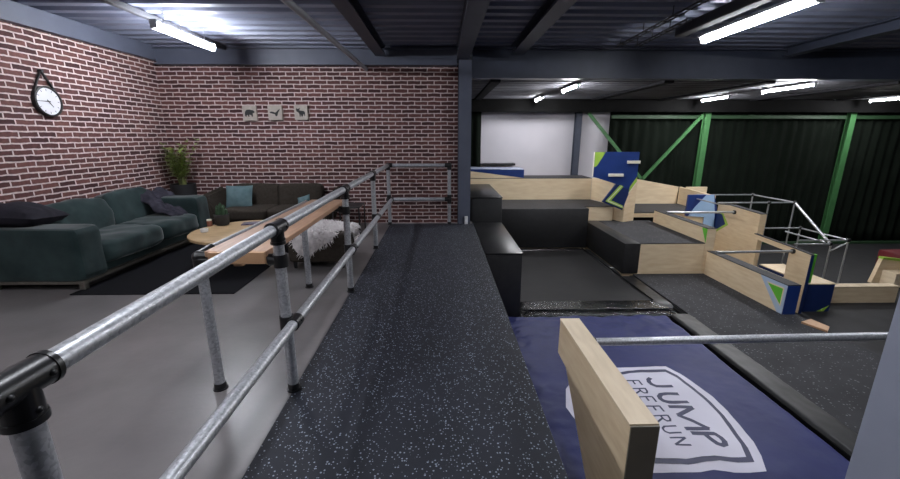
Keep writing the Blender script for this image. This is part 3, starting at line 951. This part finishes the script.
def picture(label, x0, x1, zt, zb, px, poly, animal):
    t = thing('wall_picture', label, 'picture', ((x0 + x1) / 2, 7.65, (zt + zb) / 2))
    MB().box(x0, 7.605, zb, x1, 7.65, zt, 0.004).build('tile', 'stone_tile', t)
    # outline traced in the tile's own frame
    (ax, ay, bx, by) = px
    pts = [(x0 + (u - ax) / (bx - ax) * (x1 - x0), zt - (v - ay) / (by - ay) * (zt - zb)) for u, v in poly]
    mb = MB()
    vs = [mb.bm.verts.new((q[0], 7.6045, q[1])) for q in pts]
    f = mb.bm.faces.new(vs)
    bmesh.ops.triangulate(mb.bm, faces=[f])
    g = bmesh.ops.extrude_face_region(mb.bm, geom=mb.bm.faces[:])
    for v in g['geom']:
        if isinstance(v, bmesh.types.BMVert):
            v.co.y -= 0.0015
    mb.build(animal, 'ink', t, smooth=False)
picture('small stone picture of a bear, left of three on the brick wall', -3.56, -3.315, 2.165, 1.905, (110, 100, 255, 262),
        [(135, 215), (132, 185), (140, 160), (155, 145), (185, 142), (205, 148), (222, 150), (238, 165), (232, 178), (215, 182), (210, 195), (215, 218), (203, 218), (198, 200), (175, 198), (180, 218), (165, 218), (160, 198), (150, 205), (148, 220)], 'bear_silhouette')
picture('small stone picture of a flying eagle, middle of three on the brick wall', -3.11, -2.86, 2.17, 1.915, (362, 95, 510, 250),
        [(378, 165), (400, 160), (425, 165), (440, 172), (455, 160), (470, 145), (490, 132), (485, 150), (470, 170), (458, 182), (460, 200), (450, 210), (440, 205), (435, 188), (410, 182), (390, 178)], 'eagle_silhouette')
picture('small stone picture of a moose, right of three on the brick wall', -2.64, -2.40, 2.175, 1.92, (625, 90, 770, 245),
        [(645, 140), (655, 120), (665, 132), (690, 118), (685, 135), (680, 145), (700, 148), (730, 152), (742, 165), (740, 205), (732, 205), (728, 180), (705, 180), (712, 210), (702, 212), (695, 185), (688, 188), (690, 212), (682, 212), (678, 180), (668, 165), (655, 160)], 'moose_silhouette')

# ------------------------------------------------------------------ freerun platforms
def pad_box(label, x0, y0, x1, y1, z0, z1, name='padded_block', cat='block', top='vinyl_top', side='vinyl', group=None):
    t = thing(name, label, cat, ((x0 + x1) / 2, (y0 + y1) / 2, z0), group)
    MB().box(x0, y0, z0, x1, y1, z1 - 0.03, 0.012, 2).build('side_pad', side, t)
    MB().box(x0 - 0.004, y0 - 0.008, z1 - 0.03, x1 + 0.008, y1, z1, 0.012, 2).build('top_pad', top, t)
    return t
pad_box('low black vinyl block beside the walkway, step in front of the taller block', 0.635, 5.515, 1.17, 7.66, LOW, 0.0)
pad_box('tall black vinyl block beside the column, behind the low block', 0.565, 7.80, 1.20, 10.05, LOW, 0.475)

# landing platform behind the trampoline
t = thing('landing_platform', 'grey landing platform with black padded front behind the trampoline', 'platform', (2.4, 9.9, LOW))
outl = [(1.215, 9.22), (3.44, 9.22), (3.44, 9.47), (4.16, 9.47), (4.14, 9.9), (3.98, 10.58), (1.215, 10.58)]
MB().prism(outl, 'z', LOW, -0.012).build('body', 'ply_far', t, smooth=False)
MB().prism([(a, b - 0.012 if b < 9.6 else b) for a, b in outl], 'z', -0.012, 0.0).build('top', 'deck_plain', t, smooth=False)
MB().box(1.215, 9.17, PIT, 3.46, 9.219, -0.002, 0.012, 2).build('front_pad', 'vinyl', t)
t['label'] = 'grey landing platform with black padded front behind the trampoline'

# upper tier with ply riser
t = thing('upper_platform', 'upper grey platform with a long plywood riser below the white wall', 'platform', (2.3, 11.0, LOW))
MB().box(0.56, 10.60, LOW, 4.0, 11.40, 0.556).build('body', 'ply_far', t, smooth=False)
MB().box(0.56, 10.595, 0.556, 4.0, 11.40, 0.568).build('top', 'deck_plain', t, smooth=False)
MB().prism([(0.57, 0.57), (2.18, 0.57), (0.57, 0.775)], 'y', 10.592, 10.66).build('riser_wedge', 'ply_far', t, smooth=False)

t = thing('ramp_box', 'blue wedge box with pale top on the upper platform at left', 'box', (1.4, 11.0, 0.57))
MB().prism([(0.57, 0.785), (2.18, 0.575), (2.18, 0.785), (0.57, 0.80)], 'y', 10.585, 11.36).build('body', 'blue_paint', t, smooth=False)
MB().prism([(0.57, 0.80), (2.18, 0.785), (2.185, 0.797), (0.57, 0.812)], 'y', 10.575, 11.37).build('top', 'ramp_top', t, smooth=False)

# angled side wall closing the landing platform
def wall_seg(p, q, th, z0a, z0b, z1a, z1b):
    p, q = Vector((p[0], p[1], 0)), Vector((q[0], q[1], 0))
    d = (q - p).normalized(); n = Vector((-d.y, d.x, 0)) * th
    B = [p, q, q + n, p + n]
    zb = [z0a, z0b, z0b, z0a]; zt = [z1a, z1b, z1b, z1a]
    return [Vector((b.x, b.y, z)) for b, z in zip(B, zb)], [Vector((b.x, b.y, z)) for b, z in zip(B, zt)]
a_, b_ = wall_seg((4.003, 10.594), (4.22, 9.76), 0.05, 0.003, 0.003, 0.57, 0.57)
tag(MB().hexa(a_, b_).build('plywood_riser', 'ply_far', smooth=False), 'short angled plywood wall between the upper platform and the blue panel', 'wall panel')

# padded ply box right of the trampoline
t = thing('vault_platform', 'plywood platform with grey top and black vinyl edge right of the trampoline', 'platform', (4.3, 8.4, LOW))
MB().box(3.52, 7.32, LOW, 5.06, 9.46, -0.365).build('body', 'ply', t, smooth=False)
MB().box(3.80, 7.315, -0.365, 5.06, 9.462, -0.350).build('top', 'deck_carpet', t, smooth=False)
MB().box(3.49, 7.275, PIT, 3.80, 9.462, -0.345, 0.012, 2).build('edge_pad', 'vinyl', t)

# low wall on that platform
def low_wall(label, x0, x1, y0, y1, z1, loc, zb=LOW):
    t = thing('vault_wall', label, 'wall', loc)
    MB().box(x0, y0, zb, x1, y1, z1 - 0.012).build('body', 'ply', t, smooth=False)
    MB().box(x0 - 0.004, y0 - 0.004, z1 - 0.012, x1 + 0.004, y1, z1).build('capping', 'deck_plain', t, smooth=False)
    return t
E_ = low_wall('low plywood wall with black capping on the grey-topped platform', 5.065, 5.235, 7.31, 9.28, -0.062, (5.15, 8.3, LOW))
MB().prism([(7.47, -0.085), (7.315, -0.075), (7.315, -0.345)], 'x', 5.061, 5.066).build('painted_triangle', 'green_paint', E_, smooth=False)
F_ = low_wall('low plywood wall with a green and light blue painted end on the front deck', 5.08, 5.275, 5.41, 7.25, -0.485, (5.2, 6.4, PIT), PIT + 0.001)
MB().prism([(5.92, -0.498), (5.41, -0.498), (5.41, -0.947), (5.50, -0.947)], 'x', 5.075, 5.081).build('painted_field', 'pale_blue_paint', F_, smooth=False)
MB().prism([(5.78, -0.556), (5.45, -0.546), (5.455, -0.845)], 'x', 5.073, 5.0755).build('painted_border', 'ply_far', F_, smooth=False)
MB().prism([(5.745, -0.574), (5.47, -0.566), (5.473, -0.81)], 'x', 5.0715, 5.0735).build('painted_triangle', 'green_paint', F_, smooth=False)
MB().box(5.082, 5.403, PIT + 0.002, 5.275, 5.411, -0.498).build('painted_end', 'blue_paint', F_, smooth=False)

# front deck
t = thing('front_deck', 'flecked grey deck with black vinyl edge right of the blue mat', 'platform', (4.3, 2.5, LOW))
MB().prism([(3.42, -3.9), (5.30, -3.9), (5.30, 7.26), (3.64, 7.26), (3.64, 5.46), (3.42, 5.46)], 'z', LOW, PIT - 0.03).build('body', 'black_paint', t, smooth=False)
MB().box(3.70, -3.9, PIT - 0.03, 5.30, 7.26, PIT).build('top', 'deck_carpet', t, smooth=False)
mb = MB()
def padf(u, v):
    y = -3.9 + v * 9.36
    x = 3.43 + 0.28 * u
    r = 0.004 * noise.noise((x * 4, y * 3, 0)) + 0.003 * noise.noise((x * 12, y * 9, 4))
    prof = 0.032 * (1 - (1 - min(1, u * 12)) ** 2) - (0.004 if u > 0.98 else 0)
    return (x + 0.012 * noise.noise((0, y * 4, 2)) * (1 if u < 0.5 else 0), y, PIT - 0.03 + prof + r * (0 < u < 1))
mb.grid(20, 260, padf)
mb.build('edge_pad', 'vinyl_edge', t, fix=False)

# blue printed landing mat
def mat_z(x, y):
    w = 0.018 * noise.noise((x * 1.7, y * 1.3, 0.3))
    f = max(0.0, min(1.0, (1.25 - x) / 0.6))
    g = max(0.0, min(1.0, (y - 4.4) / 0.9))
    w += (0.007 + 0.030 * f + 0.012 * g) * noise.fractal((x * 3.2 + y * 1.5, y * 4.2 - x * 2, 2.0), 0.8, 2.0, 3)
    d = 3.37 - x
    if d < 0.06:
        w -= 0.05 * (1 - d / 0.06) ** 2
    d = 5.455 - y
    if d < 0.06:
        w -= 0.05 * (1 - d / 0.06) ** 2
    return PIT + w
mt = thing('landing_mat', 'large navy blue landing mat with a printed white logo beside the walkway', 'mat', (2.0, 3.5, LOW))
MX0, MX1, MY0, MY1 = 0.64, 3.37, 1.55, 5.455
MB().box(MX0, MY0, LOW, MX1, MY1, PIT - 0.10).build('core', 'navy_cloth', mt, smooth=False)
mb = MB()
def mf(u, v):
    x, y = MX0 + u * (MX1 - MX0), MY0 + v * (MY1 - MY0)
    return (x, y, mat_z(x, y))
mb.grid(110, 150, mf)
# skirt down to the core
ed = [e for e in mb.bm.edges if e.is_boundary]
ex = bmesh.ops.extrude_edge_only(mb.bm, edges=ed)
for g in ex['geom']:
    if isinstance(g, bmesh.types.BMVert):
        g.co.z = PIT - 0.10
cov = mb.build('cover', 'navy_cloth', mt)

def drape(name, polys, dz, mat, parent, step=0.05, label=None):
    """flat print lying on the mat: constrained triangulation that follows the cloth"""
    mb = MB()
    for poly in polys:
        xs = [p[0] for p in poly]; ys = [p[1] for p in poly]
        pts = []
        m = len(poly)
        for i in range(m):
            a, b = Vector(poly[i]), Vector(poly[(i + 1) % m])
            k = max(1, int((b - a).length / step))
            for j in range(k):
                pts.append(a.lerp(b, j / k))
        nb = len(pts)
        edges = [(i, (i + 1) % nb) for i in range(nb)]
        x = min(xs) + step * 0.5
        while x < max(xs):
            y = min(ys) + step * 0.5
            while y < max(ys):
                pts.append(Vector((x + 0.003 * sin(y * 37), y)))
                y += step
            x += step
        V, Ed, Fc, _, _, _ = delaunay_2d_cdt(pts, edges, [], 1, 1e-5)
        vs = [mb.bm.verts.new((p.x, p.y, mat_z(p.x, p.y) + dz)) for p in V]
        for f in Fc:
            try:
                fc = mb.bm.faces.new([vs[i] for i in f])
            except ValueError:
                continue
            fc.normal_update()
            if fc.normal.z < 0:
                fc.normal_flip()
        for v in vs:
            if not v.link_faces:
                mb.bm.verts.remove(v)
    o = mb.build(name, mat, parent, fix=False)
    if label:
        o['label'] = label
    return o

OUT = [(1.21, 3.364), (1.246, 3.19), (1.45, 2.75), (1.656, 2.564), (1.931, 2.558), (2.036, 2.561), (2.154, 2.581), (2.302, 2.555), (2.425, 2.552), (2.568, 2.562),
       (2.65, 2.719), (2.707, 2.879), (2.734, 3.054), (2.765, 3.286), (2.758, 3.484), (2.709, 3.705), (2.654, 3.899), (2.58, 4.057),
       (2.294, 4.057), (2.112, 4.056), (2.0, 4.05), (1.65, 4.03), (1.45, 3.86), (1.30, 3.66)]
NAV = [(1.36, 3.364), (1.40, 3.20), (1.55, 2.84), (1.719, 2.656), (1.862, 2.645), (1.985, 2.637), (2.152, 2.665), (2.267, 2.676), (2.401, 2.652), (2.544, 2.657),
       (2.606, 2.811), (2.64, 2.98), (2.682, 3.213), (2.683, 3.404), (2.645, 3.638), (2.602, 3.86), (2.537, 3.988),
       (2.263, 4.0), (2.106, 3.985), (2.015, 3.955), (1.70, 3.94), (1.54, 3.78), (1.43, 3.60)]
cx, cy = 2.15, 3.32
INN = [(cx + (x - cx) * 0.928, cy + (y - cy) * 0.918) for x, y in NAV]
drape('logo_shield', [OUT], 0.003, 'logo_white', cov, label='white printed shield')
drape('logo_border', [NAV], 0.005, 'logo_navy', cov, label='navy printed border line')
drape('logo_field', [INN], 0.007, 'logo_white', cov, label='white printed field')

def strokes(lines, w):
    """outlines of thick polylines (each a list of points), one closed polygon per segment run"""
    out = []
    for ln in lines:
        P = [Vector(p) for p in ln]
        L_, R_ = [], []
        for i, p in enumerate(P):
            if i == 0:
                d = (P[1] - P[0]).normalized(); k = 1
            elif i == len(P) - 1:
                d = (P[-1] - P[-2]).normalized(); k = 1
            else:
                d0 = (P[i] - P[i - 1]).normalized(); d1 = (P[i + 1] - P[i]).normalized()
                d = (d0 + d1)
                if d.length < 1e-4:
                    d = d1
                d.normalize()
                k = min(1.8, 1 / max(0.35, abs(d.dot(d1))))
            n = Vector((-d.y, d.x)) * w * 0.5 * k
            L_.append(p + n); R_.append(p - n)
        for i in range(len(P) - 1):
            out.append([tuple(L_[i]), tuple(L_[i + 1]), tuple(R_[i + 1]), tuple(R_[i])])
    return out

# lettering, read along -y with the letters' tops towards +x
J = [(2.289, 3.835), (2.248, 3.80), (2.232, 3.755), (2.240, 3.712), (2.272, 3.676), (2.33, 3.668), (2.438, 3.665)]
U = [(2.425, 3.534), (2.30, 3.540), (2.240, 3.532), (2.206, 3.500), (2.200, 3.462), (2.212, 3.428), (2.25, 3.407), (2.30, 3.402), (2.452, 3.409)]
M1 = [(2.215, 3.345), (2.446, 3.325)]
M2 = [(2.440, 3.318), (2.232, 3.215)]
M3 = [(2.232, 3.220), (2.425, 3.040)]
M4 = [(2.418, 3.040), (2.195, 3.036)]
P1 = [(2.220, 2.985), (2.440, 2.978)]
P2 = [(2.428, 2.984), (2.452, 2.93), (2.452, 2.885), (2.436, 2.850), (2.405, 2.842), (2.375, 2.862), (2.352, 2.92), (2.335, 2.980)]
for ch, st in (('J', [J]), ('U', [U]), ('M', [M1, M2, M3, M4]), ('P', [P1, P2])):
    drape('letter', strokes(st, 0.044), 0.009, 'logo_navy', cov, step=0.03, label='large navy printed letter ' + ch)
lines = []
x0, x1 = 1.995, 2.135
xm = (x0 + x1) / 2 + 0.004
def letter(ch, y, w=0.085):
    if ch == 'F':
        lines.extend([[(x0, y), (x1, y)], [(x1, y + 0.006), (x1, y - w)], [(xm, y), (xm, y - w * 0.75)]])
    elif ch == 'E':
        lines.extend([[(x0, y), (x1, y)], [(x1, y + 0.006), (x1, y - w)], [(xm, y), (xm, y - w * 0.75)], [(x0, y + 0.006), (x0, y - w)]])
    elif ch == 'R':
        lines.extend([[(x0, y), (x1, y)], [(x1, y + 0.006), (x1 - 0.002, y - w * 0.55), (x1 - 0.018, y - w * 0.9), (xm + 0.018, y - w * 0.9), (xm, y - w * 0.55), (xm - 0.002, y)],
                      [(xm, y - w * 0.4), (x0, y - w)]])
    elif ch == 'U':
        lines.append([(x1, y), (x0 + 0.03, y), (x0 + 0.004, y - w * 0.25), (x0, y - w * 0.5), (x0 + 0.004, y - w * 0.75), (x0 + 0.03, y - w), (x1, y - w)])
    elif ch == 'N':
        lines.extend([[(x0, y), (x1, y)], [(x1, y), (x0, y - w)], [(x0, y - w), (x1, y - w)]])
for i, ch in enumerate('FREERUN'):
    lines.clear()
    letter(ch, 3.79 - i * 0.1435)
    drape('letter', strokes(lines, 0.019), 0.009, 'logo_navy', cov, step=0.03, label='small navy printed letter ' + ch)

# trampoline
tr = thing('trampoline', 'black rectangular trampoline with glossy edge pads between the padded blocks', 'trampoline', (2.3, 7.3, LOW))
MB().prism([(1.21, 5.50), (3.62, 5.50), (3.62, 7.25), (3.47, 7.25), (3.47, 9.16), (1.21, 9.16)], 'z', LOW, PIT - 0.06).build('frame', 'black_metal', tr, smooth=False)
mb = MB()
def bedf(u, v):
    x, y = 1.22 + (2.20 - 0.10 * v) * u, 5.99 + 3.13 * v
    return (x, y, PIT - 0.012 - 0.03 * sin(pi * u) * sin(pi * v))
mb.grid(24, 30, bedf)
mb.build('jumping_bed', 'tramp_bed', tr, fix=False)
def pad(name, x0, y0, x1, y1, dz, amp, nx, ny, mat):
    mb = MB()
    def f(u, v):
        x, y = x0 + u * (x1 - x0), y0 + v * (y1 - y0)
        e = min(u, 1 - u, v, 1 - v)
        zz = PIT + dz + amp * noise.fractal((x * 4, y * 6, 7), 0.9, 2, 2) - 0.05 * max(0, 1 - e / 0.12) ** 2
        return (x, y, zz)
    mb.grid(nx, ny, f)
    return mb.build(name, mat, tr, fix=False)
pad('side_pad', 3.39, 5.75, 3.68, 7.26, 0.004, 0.004, 14, 50, 'vinyl_top')
pad('side_pad', 3.32, 7.20, 3.485, 9.16, 0.010, 0.006, 10, 60, 'vinyl_top')
pad('front_pad', 1.215, 5.62, 3.62, 6.02, 0.004, 0.008, 110, 30, 'vinyl_gloss')
pad('front_apron', 1.215, 5.475, 3.60, 5.64, -0.012, 0.006, 90, 8, 'vinyl_gloss')
pad('rear_pad', 1.215, 9.00, 3.45, 9.165, 0.0, 0.006, 50, 6, 'vinyl_gloss')
MB().tube((1.23, 5.63, PIT + 0.008), (3.58, 5.63, PIT + 0.008), 0.010, 10).build('edge_cord', 'vinyl_gloss', tr)
MB().tube((3.425, 5.98, PIT + 0.008), (3.335, 9.1, PIT + 0.008), 0.013, 10).build('edge_cord', 'vinyl_gloss', tr)
MB().box(3.40, 7.60, PIT + 0.008, 3.47, 7.64, PIT + 0.016).build('white_tag', 'tag_white', tr, smooth=False)

# near cantilever ply wall with grab rail
t = thing('vault_wall', 'plywood wall end jutting over the blue mat in the foreground', 'wall', (1.165, 2.6, PIT))
prof = [(1.94, 0.002), (3.33, 0.002), (3.33, -0.325), (3.09, -0.330), (2.40, -0.93), (1.94, -0.93)]
MB().prism(prof, 'x', 1.08, 1.25).build('body', 'ply', t, smooth=False)
MB().box(1.078, 1.945, 0.002, 1.252, 3.332, 0.017).build('top_edge', 'ply_top', t, smooth=False)
MB().box(1.082, 1.93, -0.93, 1.248, 1.94, 0.010).build('end_panel', 'end_brown', t, smooth=False)['label'] = 'dark brown end panel'
g = thing('grab_rail', 'galvanised grab rail from the foreground plywood wall to the right', 'rail', (1.25, 2.85, -0.05))
MB().tube((1.25, 2.97, -0.024), (4.2, 2.97, 0.008), TR, 20).build('pipe', 'galvanised', g)
MB().tube((1.25, 2.97, -0.024), (1.266, 2.97, -0.024), 0.042, 20).build('flange', 'black_plastic', g)
MB().tube((4.2, 2.97, PIT), (4.2, 2.97, 0.02), TR, 20).build('post', 'galvanised', g)

# ------------------------------------------------------------------ graphic panel and post
t = thing('freerun_obstacle', 'tall dark blue obstacle panel with lime stripes on a plywood post', 'panel', (4.4, 9.35, -0.35))
MB().prism([(4.17, 9.60), (4.33, 9.27), (4.66, 9.44), (4.56, 9.74)], 'z', -0.348, 0.60).build('post', 'ply', t, smooth=False)
PV = [(3.495, 1.29), (4.515, 1.29), (4.522, 0.747), (4.361, 0.307), (4.258, -0.048), (3.764, 0.144), (4.052, 0.564), (3.57, 0.715), (3.52, 0.95)]
mb = MB()
mb.prism([(3.495, 1.29), (4.515, 1.29), (4.522, 0.747), (4.40, 0.42), (4.052, 0.564), (3.495, 0.735)], 'y', 9.205, 9.27)
body = mb.build('board', 'blue_paint', t, smooth=False)
MB().prism([(4.052, 0.562), (4.398, 0.42), (4.361, 0.307), (4.258, -0.048), (3.764, 0.144)], 'y', 9.207, 9.26).build('lower_board', 'navy_paint', t, smooth=False)
def paint(name, pts, mat, par, y=9.2):
    return MB().prism(pts, 'y', y, 9.2065).build(name, mat, par, smooth=False)
paint('lime_corner', [(3.497, 1.288), (3.735, 1.288), (3.56, 0.98), (3.52, 0.955), (3.497, 0.955)], 'lime_paint', body)
MB().box(3.489, 9.206, 0.737, 3.4955, 9.268, 1.288).build('side_edge', 'cream_paint', body, smooth=False)
paint('lime_stripe', [(4.145, 0.545), (4.225, 0.505), (3.965, 0.185), (4.255, 0.062), (4.262, -0.008), (3.835, 0.165)], 'lime_paint', body)
paint('cream_stripe', [(4.178, 0.528), (4.193, 0.521), (3.905, 0.178), (4.258, 0.033), (4.259, 0.018), (3.875, 0.172)], 'cream_paint', body, 9.198)
paint('lime_stripe', [(4.522, 0.74), (4.522, 0.62), (4.362, 0.375), (4.375, 0.50)], 'lime_paint', body)
paint('cream_stripe', [(4.522, 0.62), (4.522, 0.59), (4.356, 0.335), (4.362, 0.375)], 'cream_paint', body)
for (x0, x1, z) in ((4.25, 4.535, 1.065), (3.84, 4.18, 0.772)):
    MB().box(x0, 9.15, z - 0.032, x1, 9.206, z + 0.032, 0.004).build('foot_ledge', 'cream_paint', t)

# platform behind panel, right, with sloped ply wall
t = thing('rear_platform', 'small grey platform with plywood ledge between the blue panel and the sloped wall', 'platform', (5.8, 10.2, LOW))
MB().box(4.75, 9.70, LOW, 6.70, 10.93, -0.32).build('body', 'black_paint', t, smooth=False)
MB().box(4.72, 9.60, -0.30, 5.75, 9.70, -0.195).build('ledge', 'ply', t, smooth=False)
MB().box(4.72, 9.595, -0.195, 6.70, 10.93, -0.18).build('top', 'deck_plain', t, smooth=False)
MB().box(5.75, 9.62, -0.32, 6.70, 9.70, -0.195).build('ledge', 'ply', t, smooth=False)
o = tag(MB().prism([(4.45, -0.30), (6.57, -0.30), (6.57, 0.285), (5.43, 0.49), (4.45, 0.68)], 'y', 10.95, 11.03).build('plywood_wall', 'ply_far', smooth=False),
    'plywood wall with a sloping top edge behind the blue panel', 'wall')
a_, b_ = wall_seg((6.58, 10.93), (6.60, 9.52), 0.06, -0.178, -0.178, 0.285, 0.24)
tag(MB().hexa(a_, b_).build('plywood_wall', 'ply', smooth=False), 'short plywood side wall between the sloping wall and the light blue panel', 'wall')
tag(MB().box(6.87, 11.05, LOW, 7.45, 11.11, 0.265).build('plywood_wall', 'ply_far', smooth=False), 'plywood board edge seen above the light blue panel', 'wall')

# light blue graphic board
t = thing('freerun_obstacle', 'light blue and dark blue obstacle board behind the long plywood wall', 'panel', (6.3, 9.45, LOW))
GY = 9.40
b = MB().prism([(5.92, 0.277), (6.54, 0.277), (6.70, -0.2), (6.70, -0.60), (6.38, -0.60), (6.37, -0.26), (5.92, -0.235)], 'y', GY, GY + 0.06).build('board', 'blue_paint', t, smooth=False)
MB().prism([(6.345, 0.280), (6.53, 0.280), (6.62, -0.20), (6.65, -0.61), (6.37, -0.61), (6.365, -0.262), (5.97, -0.238), (6.10, -0.02)], 'y', GY - 0.006, GY).build('painted_field', 'light_blue_paint', b, smooth=False)
MB().box(5.93, GY + 0.02, LOW, 6.70, GY + 0.05, -0.24).build('backing', 'ply', t, smooth=False)

# long ply wall G
G_ = thing('vault_wall', 'tall plywood wall with black capping behind the two low walls', 'wall', (6.83, 8.7, LOW))
MB().prism([(9.39, LOW), (9.39, 0.055), (9.0, 0.09), (8.075, 0.055), (8.075, LOW)], 'x', 6.665, 6.80).build('body', 'ply', G_, smooth=False)
MB().prism([(9.39, 0.055), (9.0, 0.09), (8.072, 0.055), (8.072, 0.069), (9.0, 0.104), (9.39, 0.069)], 'x', 6.661, 6.805).build('capping', 'deck_plain', G_, smooth=False)
MB().prism([(9.39, -0.10), (9.17, -0.13), (8.95, -0.36), (9.39, -0.66)], 'x', 6.657, 6.666).build('painted_border', 'lime_paint', G_, smooth=False)
MB().prism([(9.39, -0.14), (9.19, -0.16), (9.04, -0.36), (9.39, -0.60)], 'x', 6.653, 6.658).build('painted_field', 'navy_paint', G_, smooth=False)

# window wall H
H_ = thing('vault_wall', 'plywood wall with a rectangular opening at right of the low walls', 'wall', (6.67, 7.35, LOW))
mb = MB()
mb.prism([(8.06, LOW), (8.06, -0.36), (7.95, -0.365), (7.95, LOW)], 'x', 6.60, 6.655)
mb.prism([(7.95, -0.36), (7.95, -0.455), (7.16, -0.50), (7.16, -0.40)], 'x', 6.60, 6.655)
mb.prism([(7.16, LOW), (7.16, -0.40), (6.71, -0.425), (6.71, LOW)], 'x', 6.60, 6.655)
mb.prism([(7.95, LOW), (7.95, -1.03), (7.16, -1.03), (7.16, LOW)], 'x', 6.60, 6.655)
mb.build('body', 'ply', H_, smooth=False)
MB().prism([(8.06, -0.36), (7.14, -0.398), (6.705, -0.425), (6.705, -0.41), (7.14, -0.383), (8.06, -0.345)], 'x', 6.596, 6.66).build('capping', 'deck_plain', H_, smooth=False)
MB().box(6.603, 6.700, LOW, 6.655, 6.709, -0.43).build('painted_end', 'navy_paint', H_, smooth=False)

B_ = thing('obstacle_box', 'dark blue box with a plywood top behind the wall with the opening', 'box', (7.0, 7.4, LOW))
MB().box(6.745, 6.78, LOW, 7.25, 7.95, -1.01).build('body', 'navy_paint', B_, smooth=False)
MB().box(6.745, 6.77, -1.01, 7.26, 7.95, -0.99).build('top', 'ply_top', B_, smooth=False)
MB().prism([(7.02, LOW + 0.004), (7.15, LOW + 0.004), (7.235, -1.42), (7.21, -1.44)], 'y', 6.775, 6.781).build('lime_stripe', 'lime_paint', B_, smooth=False)
o = tag(MB().box(6.70, 6.80, -0.985, 6.80, 6.84, -0.44).build('obstacle_strip', 'green_paint', smooth=False), 'upright green strip beside the wall with the opening', 'panel')

PL = [(5.115, 5.115), (5.33, 5.20), (5.37, 4.955), (5.225, 4.83)]
tag(MB().hexa([(x, y, PIT + 0.001) for x, y in PL], [(x, y, PIT + 0.025) for x, y in PL]).build('wooden_board', 'plank_end', smooth=False),
    'small orange-brown board at the deck edge before the painted wall end', 'board')
bm_ = thing('balance_beam', 'long low plywood beam across the dark floor at far right', 'beam', (8.0, 7.2, LOW))
MB().box(7.27, 7.16, LOW, 8.95, 7.32, -1.225).build('body', 'ply', bm_, smooth=False)
MB().box(7.27, 7.15, -1.225, 8.95, 7.33, -1.205).build('top', 'ply_top', bm_, smooth=False)
K_ = thing('corner_block', 'plywood block with a sloping side and green top edge at far right', 'block', (10.0, 8.3, LOW))
MB().prism([(9.62, LOW), (9.74, -0.98), (10.9, -1.13), (10.9, LOW)], 'y', 8.24, 8.32).build('front_board', 'ply', K_, smooth=False)
MB().prism([(9.73, -0.99), (9.74, -0.945), (10.9, -1.095), (10.9, -1.14)], 'y', 8.225, 8.33).build('green_edge', 'lime_paint', K_, smooth=False)
MB().box(9.80, 7.95, LOW, 10.9, 8.235, -1.24).build('shelf', 'ply_top', K_, smooth=False)
MB().box(10.02, 7.945, -1.49, 10.07, 7.951, -1.43).build('hand_hole', 'black_paint', K_, smooth=False)
tag(MB().box(10.70, 8.6, LOW, 12.0, 9.2, -1.04, 0.03, 2).build('crash_mat', 'red_mat'), 'dark red crash mat behind the plywood block at far right', 'mat')

# grab rails between low walls
def grab(label, p, q, r=0.024):
    g = thing('grab_rail', label, 'rail', p)
    MB().tube(p, q, r, 16).build('pipe', 'aluminium', g)
    d = (Vector(q) - Vector(p)).normalized()
    MB().tube(Vector(q) - d * 0.03, q, r + 0.022, 16).build('flange', 'black_plastic', g)
    MB().tube(p, Vector(p) + d * 0.02, r + 0.008, 16).build('end_cap', 'galvanised', g)
grab('grab rail from the low black-capped wall to the tall plywood wall', (5.10, 8.81, -0.035), (6.665, 8.81, -0.035))
grab('grab rail from the painted low wall to the wall with the opening', (5.13, 7.07, -0.468), (6.60, 7.07, -0.455))

# pipe climbing frame
cf = thing('climbing_frame', 'silver pipe climbing frame in front of the black curtains', 'climbing frame', (7.6, 8.4, LOW))
r = 0.0155
ZU, ZL = 0.215, -0.35
def pp(p, q, rr=r):
    MB().tube(p, q, rr, 12).build('pipe', 'aluminium', cf)
pp((6.10, 8.62, ZU), (7.83, 8.62, ZU))
pp((6.40, 9.85, ZU), (7.83, 9.85, ZU))
pp((7.83, 8.62, ZU), (7.83, 9.85, ZU))
pp((6.12, 8.62, ZU - 0.03), (6.12, 9.39, ZU - 0.03))
pp((7.83, 8.62, LOW), (7.83, 8.62, ZU))
pp((7.83, 9.85, LOW), (7.83, 9.85, ZU))
pp((7.25, 8.62, LOW), (7.25, 8.62, ZU))
pp((7.83, 8.62, ZU), (7.85, 7.65, -0.46), 0.026)
pp((7.85, 7.62, LOW), (7.85, 7.62, -0.44))
pp((7.20, 8.55, ZL), (8.02, 8.55, ZL))
pp((8.02, 8.55, LOW), (8.02, 8.55, ZL))
pp((8.02, 7.46, ZL), (8.02, 8.55, ZL))
pp((7.0, 7.46, ZL), (8.02, 7.46, ZL))
pp((8.02, 7.46, LOW), (8.02, 7.46, ZL))
pp((7.10, 7.62, -0.47), (7.85, 7.62, -0.47))
pp((7.74, 7.64, -0.44), (7.74, 8.60, -0.44))
pp((7.85, 7.62, -0.62), (8.02, 7.46, -0.40))
for q in ((7.83, 8.62, ZU), (7.83, 9.85, ZU), (7.25, 8.62, ZU), (7.85, 7.63, -0.47), (8.02, 7.46, ZL), (8.02, 8.55, ZL)):
    MB().ball(q, 0.04).build('fitting', 'black_plastic', cf)

# ------------------------------------------------------------------ world, colour
w = bpy.data.worlds.new('world')
scene.world = w
w.use_nodes = True
bg = w.node_tree.nodes['Background']
bg.inputs['Color'].default_value = (0.5, 0.55, 0.65, 1)
bg.inputs['Strength'].default_value = 0.02
scene.view_settings.view_transform = 'Standard'
scene.view_settings.look = 'None'
scene.view_settings.exposure = 0.0
scene.view_settings.gamma = 1.0
scene.cycles.use_denoising = True
